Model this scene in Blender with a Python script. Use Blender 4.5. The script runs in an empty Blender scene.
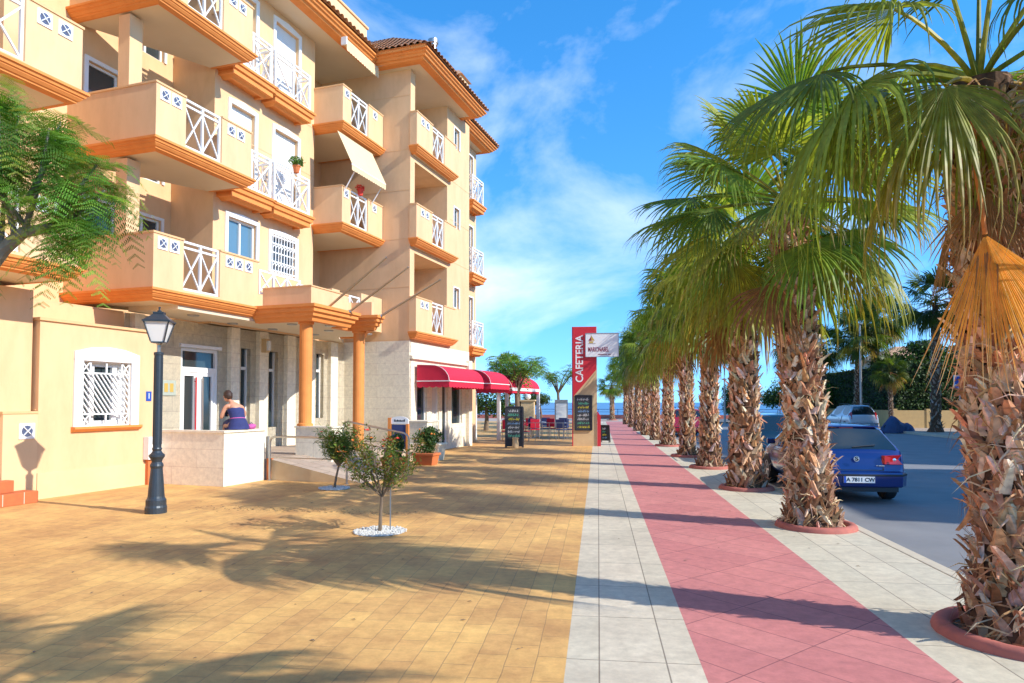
import bpy, bmesh, math, random
from mathutils import Vector, Matrix
R = math.radians
# ------------------------------------------------------------------ camera, sky, sun, exposure
scene = bpy.context.scene
COL = scene.collection
YAW, PITCH, ANG = R(7.18), R(2.0), R(11.28)
cd = bpy.data.cameras.new('camera'); cam = bpy.data.objects.new('camera', cd); COL.objects.link(cam)
cd.sensor_width = 36; cd.lens = 36 * 683 / 1024; cd.shift_y = 36.65 / 1024
cd.clip_start = .05; cd.clip_end = 9000
cam.location = (0, 0, 1.7); cam.rotation_euler = (R(90) + PITCH, 0, YAW)
scene.camera = cam
SUN_EL = R(33); SX, SY = .956, -.294
sd = bpy.data.lights.new('sun', 'SUN'); sd.energy = 3.6; sd.angle = R(.5); sd.color = (1, .945, .86)
so = bpy.data.objects.new('sun', sd); COL.objects.link(so)
sv = Vector((SX * math.cos(SUN_EL), SY * math.cos(SUN_EL), math.sin(SUN_EL)))
so.rotation_euler = sv.to_track_quat('Z', 'Y').to_euler(); so.location = sv * 60
w = bpy.data.worlds.new('World'); scene.world = w; w.use_nodes = True
nt = w.node_tree; nd = nt.nodes; lk = nt.links; nd.clear()
out = nd.new('ShaderNodeOutputWorld'); bg = nd.new('ShaderNodeBackground'); bg.inputs[1].default_value = .15
sky = nd.new('ShaderNodeTexSky'); sky.sky_type = 'NISHITA'; sky.sun_disc = False
sky.sun_elevation = SUN_EL; sky.sun_rotation = math.atan2(SX, SY); sky.air_density = 1.0; sky.dust_density = .0; sky.ozone_density = 2.2
hs = nd.new('ShaderNodeHueSaturation'); hs.inputs['Saturation'].default_value = 1.36; hs.inputs['Value'].default_value = 1.42
lk.new(sky.outputs[0], hs.inputs['Color'])
tc = nd.new('ShaderNodeTexCoord')
sm = nd.new('ShaderNodeVectorMath'); sm.operation = 'MULTIPLY_ADD'; sm.inputs[1].default_value = (1, 1, .85); sm.inputs[2].default_value = (0, 0, .17)
lk.new(tc.outputs['Generated'], sm.inputs[0]); lk.new(sm.outputs[0], sky.inputs[0])
mp = nd.new('ShaderNodeMapping'); mp.inputs['Scale'].default_value = (1.2, 1.2, 2.0); mp.inputs['Location'].default_value = (1.95, .7, .38)
lk.new(tc.outputs['Generated'], mp.inputs[0])
n1 = nd.new('ShaderNodeTexNoise'); n1.inputs['Scale'].default_value = 1.9; n1.inputs['Detail'].default_value = 9; n1.inputs['Roughness'].default_value = .58; n1.inputs['Distortion'].default_value = .35
lk.new(mp.outputs[0], n1.inputs['Vector'])
cr = nd.new('ShaderNodeValToRGB'); cr.color_ramp.elements[0].position = .52; cr.color_ramp.elements[1].position = .84
cr.color_ramp.elements[1].color = (.75, .75, .75, 1)
lk.new(n1.outputs[0], cr.inputs[0])
mx = nd.new('ShaderNodeMix'); mx.data_type = 'RGBA'
lk.new(cr.outputs[0], mx.inputs['Factor']); lk.new(hs.outputs[0], mx.inputs['A']); mx.inputs['B'].default_value = (6.2, 6.6, 7.0, 1)
lk.new(mx.outputs['Result'], bg.inputs[0]); lk.new(bg.outputs[0], out.inputs[0])
vs = scene.view_settings; vs.view_transform = 'Standard'; vs.look = 'None'; vs.exposure = .74; vs.gamma = 1; vs.use_curve_mapping = False

rnd = random.Random(7)
# ------------------------------------------------------------------ materials
MATS = {}
def mat(name, col, rough=.7, col2=None, scale=6, amt=.5, bump=0, bscale=40, metal=0, coat=0, detail=5, spec=.5, stretch=None, emit=0, dirt=0):
    m = bpy.data.materials.new(name); m.use_nodes = True; MATS[name] = m
    t = m.node_tree; N = t.nodes; L = t.links; b = N['Principled BSDF']
    b.inputs['Roughness'].default_value = rough; b.inputs['Metallic'].default_value = metal
    b.inputs['Coat Weight'].default_value = coat; b.inputs['Specular IOR Level'].default_value = spec
    c = (*col, 1); src = None
    if col2 or bump or dirt:
        tcn = N.new('ShaderNodeTexCoord'); mpn = N.new('ShaderNodeMapping'); L.new(tcn.outputs['Object'], mpn.inputs[0])
        if stretch: mpn.inputs['Scale'].default_value = stretch
        vec = mpn.outputs[0]
    if col2:
        n = N.new('ShaderNodeTexNoise'); n.inputs['Scale'].default_value = scale; n.inputs['Detail'].default_value = detail; L.new(vec, n.inputs['Vector'])
        r = N.new('ShaderNodeValToRGB'); r.color_ramp.elements[0].position = .5 - .22; r.color_ramp.elements[1].position = .5 + .22
        r.color_ramp.elements[0].color = c; r.color_ramp.elements[1].color = (*[a * (1 - amt) + b2 * amt for a, b2 in zip(col, col2)], 1)
        L.new(n.outputs[0], r.inputs[0]); src = r.outputs[0]
    if dirt:
        n = N.new('ShaderNodeTexNoise'); n.inputs['Scale'].default_value = 1.1; n.inputs['Detail'].default_value = 8; n.inputs['Roughness'].default_value = .7
        L.new(vec, n.inputs['Vector'])
        r = N.new('ShaderNodeMapRange'); r.inputs[1].default_value = .45; r.inputs[2].default_value = .75; r.inputs[4].default_value = dirt; L.new(n.outputs[0], r.inputs[0])
        mxx = N.new('ShaderNodeMix'); mxx.data_type = 'RGBA'; mxx.blend_type = 'MULTIPLY'; L.new(r.outputs[0], mxx.inputs['Factor'])
        if src: L.new(src, mxx.inputs['A'])
        else: mxx.inputs['A'].default_value = c
        mxx.inputs['B'].default_value = (.55, .5, .45, 1); src = mxx.outputs['Result']
    if src: L.new(src, b.inputs['Base Color'])
    else: b.inputs['Base Color'].default_value = c
    if bump:
        n = N.new('ShaderNodeTexNoise'); n.inputs['Scale'].default_value = bscale; n.inputs['Detail'].default_value = 4; L.new(vec, n.inputs['Vector'])
        bp = N.new('ShaderNodeBump'); bp.inputs['Strength'].default_value = min(1, bump * 1.6); bp.inputs['Distance'].default_value = .12 / bscale
        L.new(n.outputs[0], bp.inputs['Height']); L.new(bp.outputs[0], b.inputs['Normal'])
    if emit: b.inputs['Emission Color'].default_value = c; b.inputs['Emission Strength'].default_value = emit
    return m
mat('stucco', (.78, .505, .275), .92, (.73, .46, .245), 3, .7, .35, 70, dirt=.3, stretch=(1.6, 1.6, .55))
mat('stucco_pale', (.79, .53, .29), .92, (.76, .50, .26), 3, .7, .35, 70, dirt=.18)
mat('coping', (.74, .46, .22), .8, (.66, .38, .18), 8, .6)
mat('orange_trim', (.80, .29, .065), .75, (.70, .23, .05), 5, .7, .2, 60, dirt=.2)
mat('ceiling', (.74, .62, .45), .9, (.68, .56, .4), 2, .6, .15, 50)
mat('white_paint', (.82, .82, .80), .45, (.76, .76, .74), 9, .5)
mat('glass_dark', (.03, .045, .05), .06, spec=.8)
mat('glass_blue', (.10, .20, .28), .06, spec=.9)
mat('shutter', (.80, .80, .78), .6, (.74, .74, .72), 4, .5)
mat('dark', (.025, .025, .03), .5)
mat('ventdark', (.07, .09, .16), .6)
mat('lamp_iron', (.035, .05, .065), .38, (.06, .07, .08), 14, .5, .15, 60, metal=.3)
mat('lamp_glass', (.75, .76, .74), .25)
mat('steel', (.45, .42, .38), .32, metal=.9)
mat('grey_metal', (.38, .38, .37), .4, metal=.6)
mat('cream_fabric', (.74, .55, .32), .9, (.68, .5, .28), 5, .5)
mat('red_fabric', (.62, .015, .05), .8, (.50, .01, .04), 4, .6, .1, 30)
mat('red_paint', (.60, .02, .03), .5, (.5, .02, .03), 6, .5)
mat('sand_stone', (.66, .48, .26), .8, (.56, .38, .2), 5, .7, .2, 40)
mat('tan_stripe', (.55, .42, .24), .8, (.5, .36, .2), 5, .6)
mat('terracotta', (.60, .17, .05), .8, (.48, .13, .04), 5, .7, .2, 50)
mat('brick_step', (.56, .15, .045), .8, (.44, .11, .04), 9, .7, .3, 60)
mat('ring_red', (.52, .15, .105), .85, (.40, .13, .10), 9, .8, .4, 50, dirt=.5)
mat('soil', (.10, .07, .045), .95, (.2, .14, .09), 30, .8, .6, 60)
mat('gravel', (.68, .67, .62), .9, (.40, .38, .34), 40, .7)
mat('bark', (.24, .17, .11), .9, (.12, .09, .06), 20, .8, .6, 50, stretch=(1, 1, .25))
mat('bark_grey', (.30, .27, .23), .9, (.16, .14, .12), 16, .8, .6, 40, stretch=(1, 1, .3))
mat('skin', (.62, .30, .18), .5, (.55, .25, .15), 12, .4)
mat('hair', (.035, .018, .01), .6, (.07, .03, .02), 60, .6, .3, 90)
mat('navy_cloth', (.022, .03, .12), .85, (.035, .045, .17), 20, .6, .3, 80)
mat('pink_cloth', (.65, .12, .30), .8, (.45, .1, .4), 12, .7)
mat('tyre', (.018, .018, .02), .8, bump=.2, bscale=60)
mat('alloy', (.5, .5, .52), .3, metal=.8)
mat('car_glass', (.012, .02, .022), .04, spec=.9, coat=.5)
mat('tail_red', (.55, .012, .012), .15, coat=.8)
mat('plate', (.82, .82, .80), .35)
mat('plate_blue', (.03, .10, .5), .4)
mat('chrome', (.75, .75, .76), .15, metal=1)
mat('black_plastic', (.02, .02, .022), .5)
mat('board_black', (.03, .035, .04), .7, (.05, .055, .06), 5, .6)
mat('chalk_w', (.75, .75, .75), .9); mat('chalk_y', (.75, .65, .05), .9); mat('chalk_g', (.15, .55, .35), .9); mat('chalk_b', (.25, .45, .75), .9)
mat('flower_red', (.75, .06, .035), .7)
mat('flower_orange', (.80, .25, .04), .7)
mat('navy_paint', (.03, .05, .16), .6)
mat('rooftile', (.62, .36, .20), .85, (.46, .24, .13), 8, .8, .3, 40)
mat('wall_yellow', (.62, .42, .18), .9, (.5, .33, .15), 4, .7, .3, 40)
mat('tarp', (.03, .06, .15), .6, (.02, .04, .10), 6, .6, .3, 12)
mat('cream_wall', (.66, .56, .42), .9, (.58, .48, .36), 3, .6)
mat('kerb', (.60, .52, .38), .85, (.48, .40, .30), 8, .7, .3, 50)
mat('sign_blue', (.02, .08, .4), .5)
mat('gold', (.55, .36, .08), .6); mat('gold_dark', (.25, .10, .03), .6)
mat('sign_text_red', (.28, .03, .05), .6)
mat('plaque', (.42, .47, .40), .5, (.3, .34, .28), 30, .5)
mat('sea', (.015, .10, .24), .28, (.02, .13, .28), .05, .6, .6, .35)
mat('orange_cloth', (.70, .22, .05), .8)

def car_paint(name, col):
    m = mat(name, col, .28, coat=1.0, metal=.35); m.node_tree.nodes['Principled BSDF'].inputs['Coat Roughness'].default_value = .04; return m
car_paint('paint_blue', (.003, .022, .15)); car_paint('paint_teal', (.008, .03, .045)); car_paint('paint_red', (.55, .01, .03)); car_paint('paint_silver', (.50, .52, .56))

def attr_mat(name, rough, trans, bump=0, bscale=60, spec=.4, noise=.25, nscale=14):
    m = bpy.data.materials.new(name); m.use_nodes = True; MATS[name] = m
    t = m.node_tree; N = t.nodes; L = t.links; b = N['Principled BSDF']; b.inputs['Roughness'].default_value = rough; b.inputs['Specular IOR Level'].default_value = spec
    a = N.new('ShaderNodeAttribute'); a.attribute_name = 'Col'
    tcn = N.new('ShaderNodeTexCoord'); n = N.new('ShaderNodeTexNoise'); n.inputs['Scale'].default_value = nscale; n.inputs['Detail'].default_value = 3
    L.new(tcn.outputs['Object'], n.inputs['Vector'])
    mr = N.new('ShaderNodeMapRange'); mr.inputs[1].default_value = .3; mr.inputs[2].default_value = .7; mr.inputs[3].default_value = 1 - noise; mr.inputs[4].default_value = 1 + noise
    L.new(n.outputs[0], mr.inputs[0])
    mm = N.new('ShaderNodeVectorMath'); mm.operation = 'SCALE'; L.new(a.outputs['Color'], mm.inputs[0]); L.new(mr.outputs[0], mm.inputs['Scale'])
    L.new(mm.outputs[0], b.inputs['Base Color'])
    if bump:
        n2 = N.new('ShaderNodeTexNoise'); n2.inputs['Scale'].default_value = bscale; L.new(tcn.outputs['Object'], n2.inputs['Vector'])
        bp = N.new('ShaderNodeBump'); bp.inputs['Strength'].default_value = bump; bp.inputs['Distance'].default_value = .006; L.new(n2.outputs[0], bp.inputs['Height']); L.new(bp.outputs[0], b.inputs['Normal'])
    if trans:
        tr = N.new('ShaderNodeBsdfTranslucent'); sc = N.new('ShaderNodeVectorMath'); sc.operation = 'MULTIPLY'; sc.inputs[1].default_value = (1.25, 1.25, .6)
        L.new(mm.outputs[0], sc.inputs[0]); L.new(sc.outputs[0], tr.inputs[0])
        ms = N.new('ShaderNodeMixShader'); ms.inputs[0].default_value = trans
        L.new(b.outputs[0], ms.inputs[1]); L.new(tr.outputs[0], ms.inputs[2]); L.new(ms.outputs[0], N['Material Output'].inputs[0])
    return m
attr_mat('leaf', .42, .45, spec=.25); attr_mat('leaf_matt', .6, .35); attr_mat('boot', .8, 0, .5, 50, .25, .35, 18); attr_mat('dry_leaf', .65, .45, noise=.2, nscale=10)

def brick_ground(name, c1, c2, mortar, bw, rh, msize, rot, offset=.5, bias=0, noisec=(.7, .6, .55), rough=.75, dist=.0, big=.35, bstr=.4):
    m = bpy.data.materials.new(name); m.use_nodes = True; MATS[name] = m
    t = m.node_tree; N = t.nodes; L = t.links; b = N['Principled BSDF']; b.inputs['Roughness'].default_value = rough
    tcn = N.new('ShaderNodeTexCoord'); mpn = N.new('ShaderNodeMapping'); L.new(tcn.outputs['Object'], mpn.inputs[0]); mpn.inputs['Rotation'].default_value = (0, 0, rot)
    vec = mpn.outputs[0]
    if dist:
        dn = N.new('ShaderNodeTexNoise'); dn.inputs['Scale'].default_value = 3; dn.inputs['Detail'].default_value = 3; L.new(tcn.outputs['Object'], dn.inputs['Vector'])
        ad = N.new('ShaderNodeVectorMath'); ad.operation = 'MULTIPLY_ADD'; ad.inputs[1].default_value = (dist, dist, 0); L.new(dn.outputs['Color'], ad.inputs[0]); L.new(vec, ad.inputs[2]); vec = ad.outputs[0]
    bt = N.new('ShaderNodeTexBrick'); L.new(vec, bt.inputs['Vector']); bt.offset = offset; bt.inputs['Scale'].default_value = 1
    bt.inputs['Brick Width'].default_value = bw; bt.inputs['Row Height'].default_value = rh; bt.inputs['Mortar Size'].default_value = msize; bt.inputs['Mortar Smooth'].default_value = .3; bt.inputs['Bias'].default_value = bias
    bt.inputs['Color1'].default_value = (*c1, 1); bt.inputs['Color2'].default_value = (*c2, 1); bt.inputs['Mortar'].default_value = (*mortar, 1)
    n = N.new('ShaderNodeTexNoise'); n.inputs['Scale'].default_value = .9; n.inputs['Detail'].default_value = 9; n.inputs['Roughness'].default_value = .68; L.new(tcn.outputs['Object'], n.inputs['Vector'])
    mr = N.new('ShaderNodeMapRange'); mr.inputs[1].default_value = .38; mr.inputs[2].default_value = .68; mr.inputs[4].default_value = big; L.new(n.outputs[0], mr.inputs[0])
    mm = N.new('ShaderNodeMix'); mm.data_type = 'RGBA'; mm.blend_type = 'MULTIPLY'; L.new(mr.outputs[0], mm.inputs['Factor']); L.new(bt.outputs['Color'], mm.inputs['A']); mm.inputs['B'].default_value = (*noisec, 1)
    n3 = N.new('ShaderNodeTexNoise'); n3.inputs['Scale'].default_value = 9; n3.inputs['Detail'].default_value = 8; n3.inputs['Roughness'].default_value = .75; L.new(tcn.outputs['Object'], n3.inputs['Vector'])
    mr3 = N.new('ShaderNodeMapRange'); mr3.inputs[1].default_value = .3; mr3.inputs[2].default_value = .7; mr3.inputs[3].default_value = .8; mr3.inputs[4].default_value = 1.16; L.new(n3.outputs[0], mr3.inputs[0])
    m3 = N.new('ShaderNodeVectorMath'); m3.operation = 'SCALE'; L.new(mm.outputs['Result'], m3.inputs[0]); L.new(mr3.outputs[0], m3.inputs['Scale'])
    L.new(m3.outputs[0], b.inputs['Base Color'])
    bp = N.new('ShaderNodeBump'); bp.inputs['Strength'].default_value = bstr; bp.inputs['Distance'].default_value = .0018
    nb = N.new('ShaderNodeTexNoise'); nb.inputs['Scale'].default_value = 22; nb.inputs['Detail'].default_value = 3; L.new(tcn.outputs['Object'], nb.inputs['Vector'])
    iv = N.new('ShaderNodeMath'); iv.operation = 'MULTIPLY_ADD'; iv.inputs[1].default_value = -1; L.new(bt.outputs['Fac'], iv.inputs[0]); L.new(nb.outputs[0], iv.inputs[2])
    L.new(iv.outputs[0], bp.inputs['Height']); L.new(bp.outputs[0], b.inputs['Normal'])
    return m
brick_ground('pav_brown', (.80, .48, .15), (.68, .39, .13), (.50, .31, .12), .40, .20, .004, R(90), noisec=(.66, .58, .60), dist=.025, big=1.0, bstr=.9)
brick_ground('pav_white', (.68, .59, .44), (.61, .54, .40), (.28, .23, .17), .92, .435, .006, R(90), offset=0, noisec=(.74, .72, .72), big=.8, bstr=.5)
brick_ground('pav_white2', (.67, .59, .43), (.59, .53, .39), (.28, .23, .17), .86, .43, .006, R(90), offset=0, noisec=(.74, .72, .72), big=.6, bstr=.25)
brick_ground('pav_pink', (.63, .235, .205), (.57, .20, .18), (.26, .09, .09), .84, .42, .005, R(45), offset=0, noisec=(.72, .72, .78), big=.6, bstr=.25)
brick_ground('pav_far', (.50, .40, .30), (.44, .34, .26), (.2, .16, .12), .8, .4, .008, 0)
brick_ground('stone_clad', (.88, .80, .62), (.84, .755, .58), (.66, .55, .42), 1.3, .37, .005, 0, noisec=(.94, .92, .90), bstr=.0, rough=.6)
_t = MATS['stone_clad'].node_tree; _m = [n for n in _t.nodes if n.type == 'MAPPING'][0]; _c = [n for n in _t.nodes if n.type == 'TEX_COORD'][0]
_s = _t.nodes.new('ShaderNodeSeparateXYZ'); _k = _t.nodes.new('ShaderNodeCombineXYZ'); _a = _t.nodes.new('ShaderNodeMath'); _t.links.new(_c.outputs['Object'], _s.inputs[0]); _t.links.new(_s.outputs[0], _a.inputs[0]); _t.links.new(_s.outputs[1], _a.inputs[1]); _t.links.new(_a.outputs[0], _k.inputs[0]); _t.links.new(_s.outputs[2], _k.inputs[1]); _t.links.new(_k.outputs[0], _m.inputs[0])
MATS['asphalt'] = mat('asphalt_base', (.20, .20, .205), .85, (.26, .255, .25), 1.2, .8, .5, 160, dirt=.25)

# ------------------------------------------------------------------ mesh helper
class MB:
    def __init__(s, off=(0, 0, 0)): s.v = []; s.f = []; s.m = []; s.c = []; s.slots = []; s.off = Vector(off); s.mt = None; s.col = (1, 1, 1)
    def use(s, name):
        if name not in s.slots: s.slots.append(name)
        s.mt = s.slots.index(name); return s
    def quad(s, *idx): s.f.append(tuple(idx)); s.m.append(s.mt or 0); s.c.append(s.col)
    def poly(s, pts):
        b = len(s.v); s.v += [Vector(p) for p in pts]; s.quad(*range(b, b + len(pts)))
    def box(s, a, b, rot=None, piv=None):
        x0, y0, z0 = [min(p, q) for p, q in zip(a, b)]; x1, y1, z1 = [max(p, q) for p, q in zip(a, b)]
        P = [Vector(p) for p in ((x0, y0, z0), (x1, y0, z0), (x1, y1, z0), (x0, y1, z0), (x0, y0, z1), (x1, y0, z1), (x1, y1, z1), (x0, y1, z1))]
        if rot: P = [rot @ (p - Vector(piv)) + Vector(piv) for p in P]
        k = len(s.v); s.v += P
        for q in ((0, 3, 2, 1), (4, 5, 6, 7), (0, 1, 5, 4), (1, 2, 6, 5), (2, 3, 7, 6), (3, 0, 4, 7)): s.quad(*[k + i for i in q])
        return s
    def bar(s, p, q, w, h=None, up=(0, 0, 1)):
        p, q = Vector(p), Vector(q); d = (q - p).normalized(); h = h or w
        a = d.cross(Vector(up));
        if a.length < 1e-3: a = d.cross(Vector((1, 0, 0)))
        a.normalize(); b = a.cross(d).normalized(); a *= w / 2; b *= h / 2; k = len(s.v)
        s.v += [p - a - b, p + a - b, p + a + b, p - a + b, q - a - b, q + a - b, q + a + b, q - a + b]
        for f in ((0, 1, 2, 3), (7, 6, 5, 4), (0, 4, 5, 1), (1, 5, 6, 2), (2, 6, 7, 3), (3, 7, 4, 0)): s.quad(*[k + i for i in f])
        return s
    def tube(s, pts, rad, n=8, cap=True):
        pts = [Vector(p) for p in pts]; r = rad if isinstance(rad, (list, tuple)) else [rad] * len(pts); k0 = len(s.v); ref = None
        for i, p in enumerate(pts):
            d = (pts[min(i + 1, len(pts) - 1)] - pts[max(i - 1, 0)]).normalized()
            if ref is None: ref = d.orthogonal().normalized()
            a = (ref - d * ref.dot(d)).normalized(); ref = a; b = d.cross(a)
            for j in range(n):
                t = 2 * math.pi * j / n; s.v.append(p + (a * math.cos(t) + b * math.sin(t)) * r[i])
        for i in range(len(pts) - 1):
            for j in range(n): s.quad(k0 + i * n + j, k0 + i * n + (j + 1) % n, k0 + (i + 1) * n + (j + 1) % n, k0 + (i + 1) * n + j)
        if cap: s.quad(*[k0 + j for j in reversed(range(n))]); s.quad(*[k0 + (len(pts) - 1) * n + j for j in range(n)])
        return s
    def lathe(s, prof, c=(0, 0, 0), n=16, axis='z', ph=0):
        k0 = len(s.v); c = Vector(c)
        for r_, z in prof:
            for j in range(n):
                t = 2 * math.pi * j / n + ph; x, y = r_ * math.cos(t), r_ * math.sin(t)
                s.v.append(c + (Vector((x, y, z)) if axis == 'z' else Vector((z, x, y)) if axis == 'x' else Vector((x, z, y))))
        for i in range(len(prof) - 1):
            for j in range(n): s.quad(k0 + i * n + j, k0 + i * n + (j + 1) % n, k0 + (i + 1) * n + (j + 1) % n, k0 + (i + 1) * n + j)
        s.quad(*[k0 + j for j in reversed(range(n))]); s.quad(*[k0 + (len(prof) - 1) * n + j for j in range(n)])
        return s
    def prism(s, pts, z0, z1, top=None):
        k = len(s.v); n = len(pts); s.v += [Vector((p[0], p[1], z0)) for p in pts] + [Vector((p[0], p[1], z1)) for p in (top or pts)]
        s.quad(*[k + i for i in reversed(range(n))]); s.quad(*[k + n + i for i in range(n)])
        for i in range(n): j = (i + 1) % n; s.quad(k + i, k + j, k + n + j, k + n + i)
        return s
    def sweep(s, path, prof, closed=False):
        path = [Vector((p[0], p[1])) for p in path]; n = len(path); k0 = len(s.v); m = len(prof)
        for i, p in enumerate(path):
            def nrm(a, b): d = (b - a).normalized(); return Vector((d.y, -d.x))
            if closed: n1_ = nrm(path[i - 1], p); n2_ = nrm(p, path[(i + 1) % n])
            else:
                n1_ = nrm(path[i - 1], p) if i else nrm(p, path[1]); n2_ = nrm(p, path[i + 1]) if i < n - 1 else n1_
            mt_ = (n1_ + n2_); mt_ = mt_ / max(.3, 1 + n1_.dot(n2_))
            for o, z in prof: s.v.append(Vector((p.x + mt_.x * o, p.y + mt_.y * o, z)))
        for i in range(n if closed else n - 1):
            a = k0 + i * m; b = k0 + ((i + 1) % n) * m
            for j in range(m): jj = (j + 1) % m; s.quad(a + j, a + jj, b + jj, b + j)
        if not closed: s.quad(*[k0 + j for j in range(m)]); s.quad(*[k0 + (n - 1) * m + j for j in reversed(range(m))])
        return s
    def wall(s, axis, c, a0, a1, z0, z1, holes, depth, face=1):
        """wall sheet at coordinate c (axis 't': plane x=c spanning y) with real reveals round each opening"""
        A = sorted({a0, a1, *[h[0] for h in holes], *[h[1] for h in holes]}); Zs = sorted({z0, z1, *[h[2] for h in holes], *[h[3] for h in holes]})
        P = (lambda a, z, d=0: Vector((c - d * face, a, z))) if axis == 't' else (lambda a, z, d=0: Vector((a, c - d * face, z)))
        for i in range(len(A) - 1):
            for j in range(len(Zs) - 1):
                ac, zc = (A[i] + A[i + 1]) / 2, (Zs[j] + Zs[j + 1]) / 2
                if any(h[0] < ac < h[1] and h[2] < zc < h[3] for h in holes): continue
                s.poly([P(A[i], Zs[j]), P(A[i + 1], Zs[j]), P(A[i + 1], Zs[j + 1]), P(A[i], Zs[j + 1])])
        for h in holes:
            dd = h[4] if len(h) > 4 else depth; q = [(h[0], h[2]), (h[1], h[2]), (h[1], h[3]), (h[0], h[3])]
            for i in range(4): a, b = q[i], q[(i + 1) % 4]; s.poly([P(*a), P(*b), P(*b, dd), P(*a, dd)])
            if len(h) > 5: s.poly([P(*p, dd) for p in q])
        return s
    def build(s, name, parent=None, smooth=False, bevel=0, loc=None, merge=False):
        me = bpy.data.meshes.new(name); me.from_pydata([tuple(v - s.off) for v in s.v], [], s.f)
        for m in s.slots or ['white_paint']: me.materials.append(MATS[m])
        me.polygons.foreach_set('material_index', s.m)
        if any(c != (1, 1, 1) for c in s.c):
            ca = me.color_attributes.new('Col', 'FLOAT_COLOR', 'CORNER'); buf = []
            for f, c in zip(s.f, s.c): buf += [c[0], c[1], c[2], 1] * len(f)
            ca.data.foreach_set('color', buf)
        if smooth: me.polygons.foreach_set('use_smooth', [True] * len(s.f))
        me.update()
        o = bpy.data.objects.new(name, me); COL.objects.link(o)
        if parent: o.parent = parent
        if loc: o.location = loc
        if bevel: b = o.modifiers.new('b', 'BEVEL'); b.width = bevel; b.segments = 2; b.limit_method = 'ANGLE'
        return o
def tag(o, label=None, cat=None, group=None, kind=None):
    if label: o['label'] = label
    if cat: o['category'] = cat
    if group: o['group'] = group
    if kind: o['kind'] = kind
    return o
def thing(name, label, cat, loc=(0, 0, 0), rz=0, group=None):
    o = bpy.data.objects.new(name, None); o.empty_display_size = .2; COL.objects.link(o); o.location = loc; o.rotation_euler = (0, 0, rz); return tag(o, label, cat, group)
def copy_tree(o, parent=None):
    c = o.copy(); COL.objects.link(c); c.parent = parent
    for ch in list(o.children): copy_tree(ch, c)
    return c
def struct(mb, name, **k): return tag(mb.build(name, **k), kind='structure')
CA, SA = math.cos(ANG), math.sin(ANG)
def W(t, s, z=0): return Vector((t * CA + s * SA, -t * SA + s * CA, z))       # building frame -> world
def text_mesh(txt, size, matname, name, parent, M, extrude=.004, sx=1, off=0):
    cu = bpy.data.curves.new(name, 'FONT'); cu.body = txt; cu.size = size; cu.extrude = extrude; cu.align_x = 'CENTER'; cu.align_y = 'CENTER'; cu.offset = off
    to = bpy.data.objects.new(name, cu); COL.objects.link(to); dg = bpy.context.evaluated_depsgraph_get()
    me = bpy.data.meshes.new_from_object(to.evaluated_get(dg)); bpy.data.objects.remove(to); me.materials.clear(); me.materials.append(MATS[matname])
    me.transform(M @ Matrix.Diagonal((sx, 1, 1, 1))); o = bpy.data.objects.new(name, me); COL.objects.link(o); o.parent = parent; return o

# ------------------------------------------------------------------ ground
def sheet(name, m, x0, x1, y0, y1, z):
    b = MB(); b.use(m); nx = 1; b.poly([(x0, y0, z), (x1, y0, z), (x1, y1, z), (x0, y1, z)]); return struct(b, name)
sheet('ground', 'pav_far', -90, 90, -40, 72, -.16)
sheet('sea', 'sea', -6000, 6000, 60, 8000, -5)
b = MB(); b.use('pav_brown'); b.box((-40, -20, -.3), (-.215, 60, 0)); struct(b, 'brick_pavement')
b = MB(); b.use('pav_white'); b.box((-.215, -20, -.3), (.655, 60, .0)); struct(b, 'white_paving_strip')
b = MB(); b.use('pav_pink'); b.box((.655, -20, -.3), (2.19, 60, .0)); struct(b, 'pink_paving_strip')
b = MB(); b.use('pav_white2'); b.box((2.19, -20, -.3), (3.40, 60, .0)); struct(b, 'pavement')
b = MB(); b.use('kerb')
y = -20
while y < 60: b.box((3.405, y, -.3), (3.55, y + .992, .006)); y += 1
struct(b, 'kerb', bevel=.012)
b = MB(); b.use('asphalt_base'); b.poly([(3.5, -25, -.12), (17.6, -25, -.12), (17.6, 60, -.12), (3.5, 60, -.12)]); struct(b, 'road')
b = MB(); b.use('kerb'); b.box((17.5, -25, -.3), (17.66, 60, .01)); struct(b, 'far_kerb')
b = MB(); b.use('pav_far'); b.box((17.66, -25, -.3), (60, 60, .0)); struct(b, 'far_pavement')
b = MB(); b.use('pav_far'); b.box((-60, 60.0, -.3), (60, 71, -.0)); struct(b, 'seafront_path')
# low sea wall with rail
sw = thing('sea_wall', 'low pinkish wall with thin rail at the end of the promenade above the sea', 'wall', (0, 71, 0))
b = MB((0, 71, 0)); b.use('ring_red'); b.box((-60, 70.9, 0), (60, 71.2, .38)); b.build('wall', sw)
b = MB((0, 71, 0)); b.use('navy_paint')
for i in range(-30, 31): b.bar((i * 2, 71.05, .38), (i * 2, 71.05, .95), .05)
b.bar((-60, 71.05, .95), (60, 71.05, .95), .05); b.bar((-60, 71.05, .68), (60, 71.05, .68), .03); b.build('railing', sw)
# sandy stain patches and debris line on the paving are modelled as fine litter
lt = MB(); lt.use('bark'); rg = random.Random(3)
for i in range(420):
    if rg.random() < .55: u = rg.random(); c = W(-8.3 + 3.6 * u + rg.gauss(0, .05), 8.9 + .5 * u + rg.gauss(0, .12))
    else: c = Vector((rg.uniform(-7, 3.2), rg.uniform(4, 16), 0))
    a = rg.uniform(0, 6.3); l = rg.uniform(.008, .03); d = Vector((math.cos(a), math.sin(a), 0)) * l; e = Vector((-d.y, d.x, 0)) * .4
    z = Vector((0, 0, .006)); lt.poly([c - d + z, c - e + z * 1.6, c + d + z, c + e + z * 1.6])
tag(lt.build('leaf_litter'), 'scattered dry leaf crumbs on the ochre paving', 'litter', kind='stuff')
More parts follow.
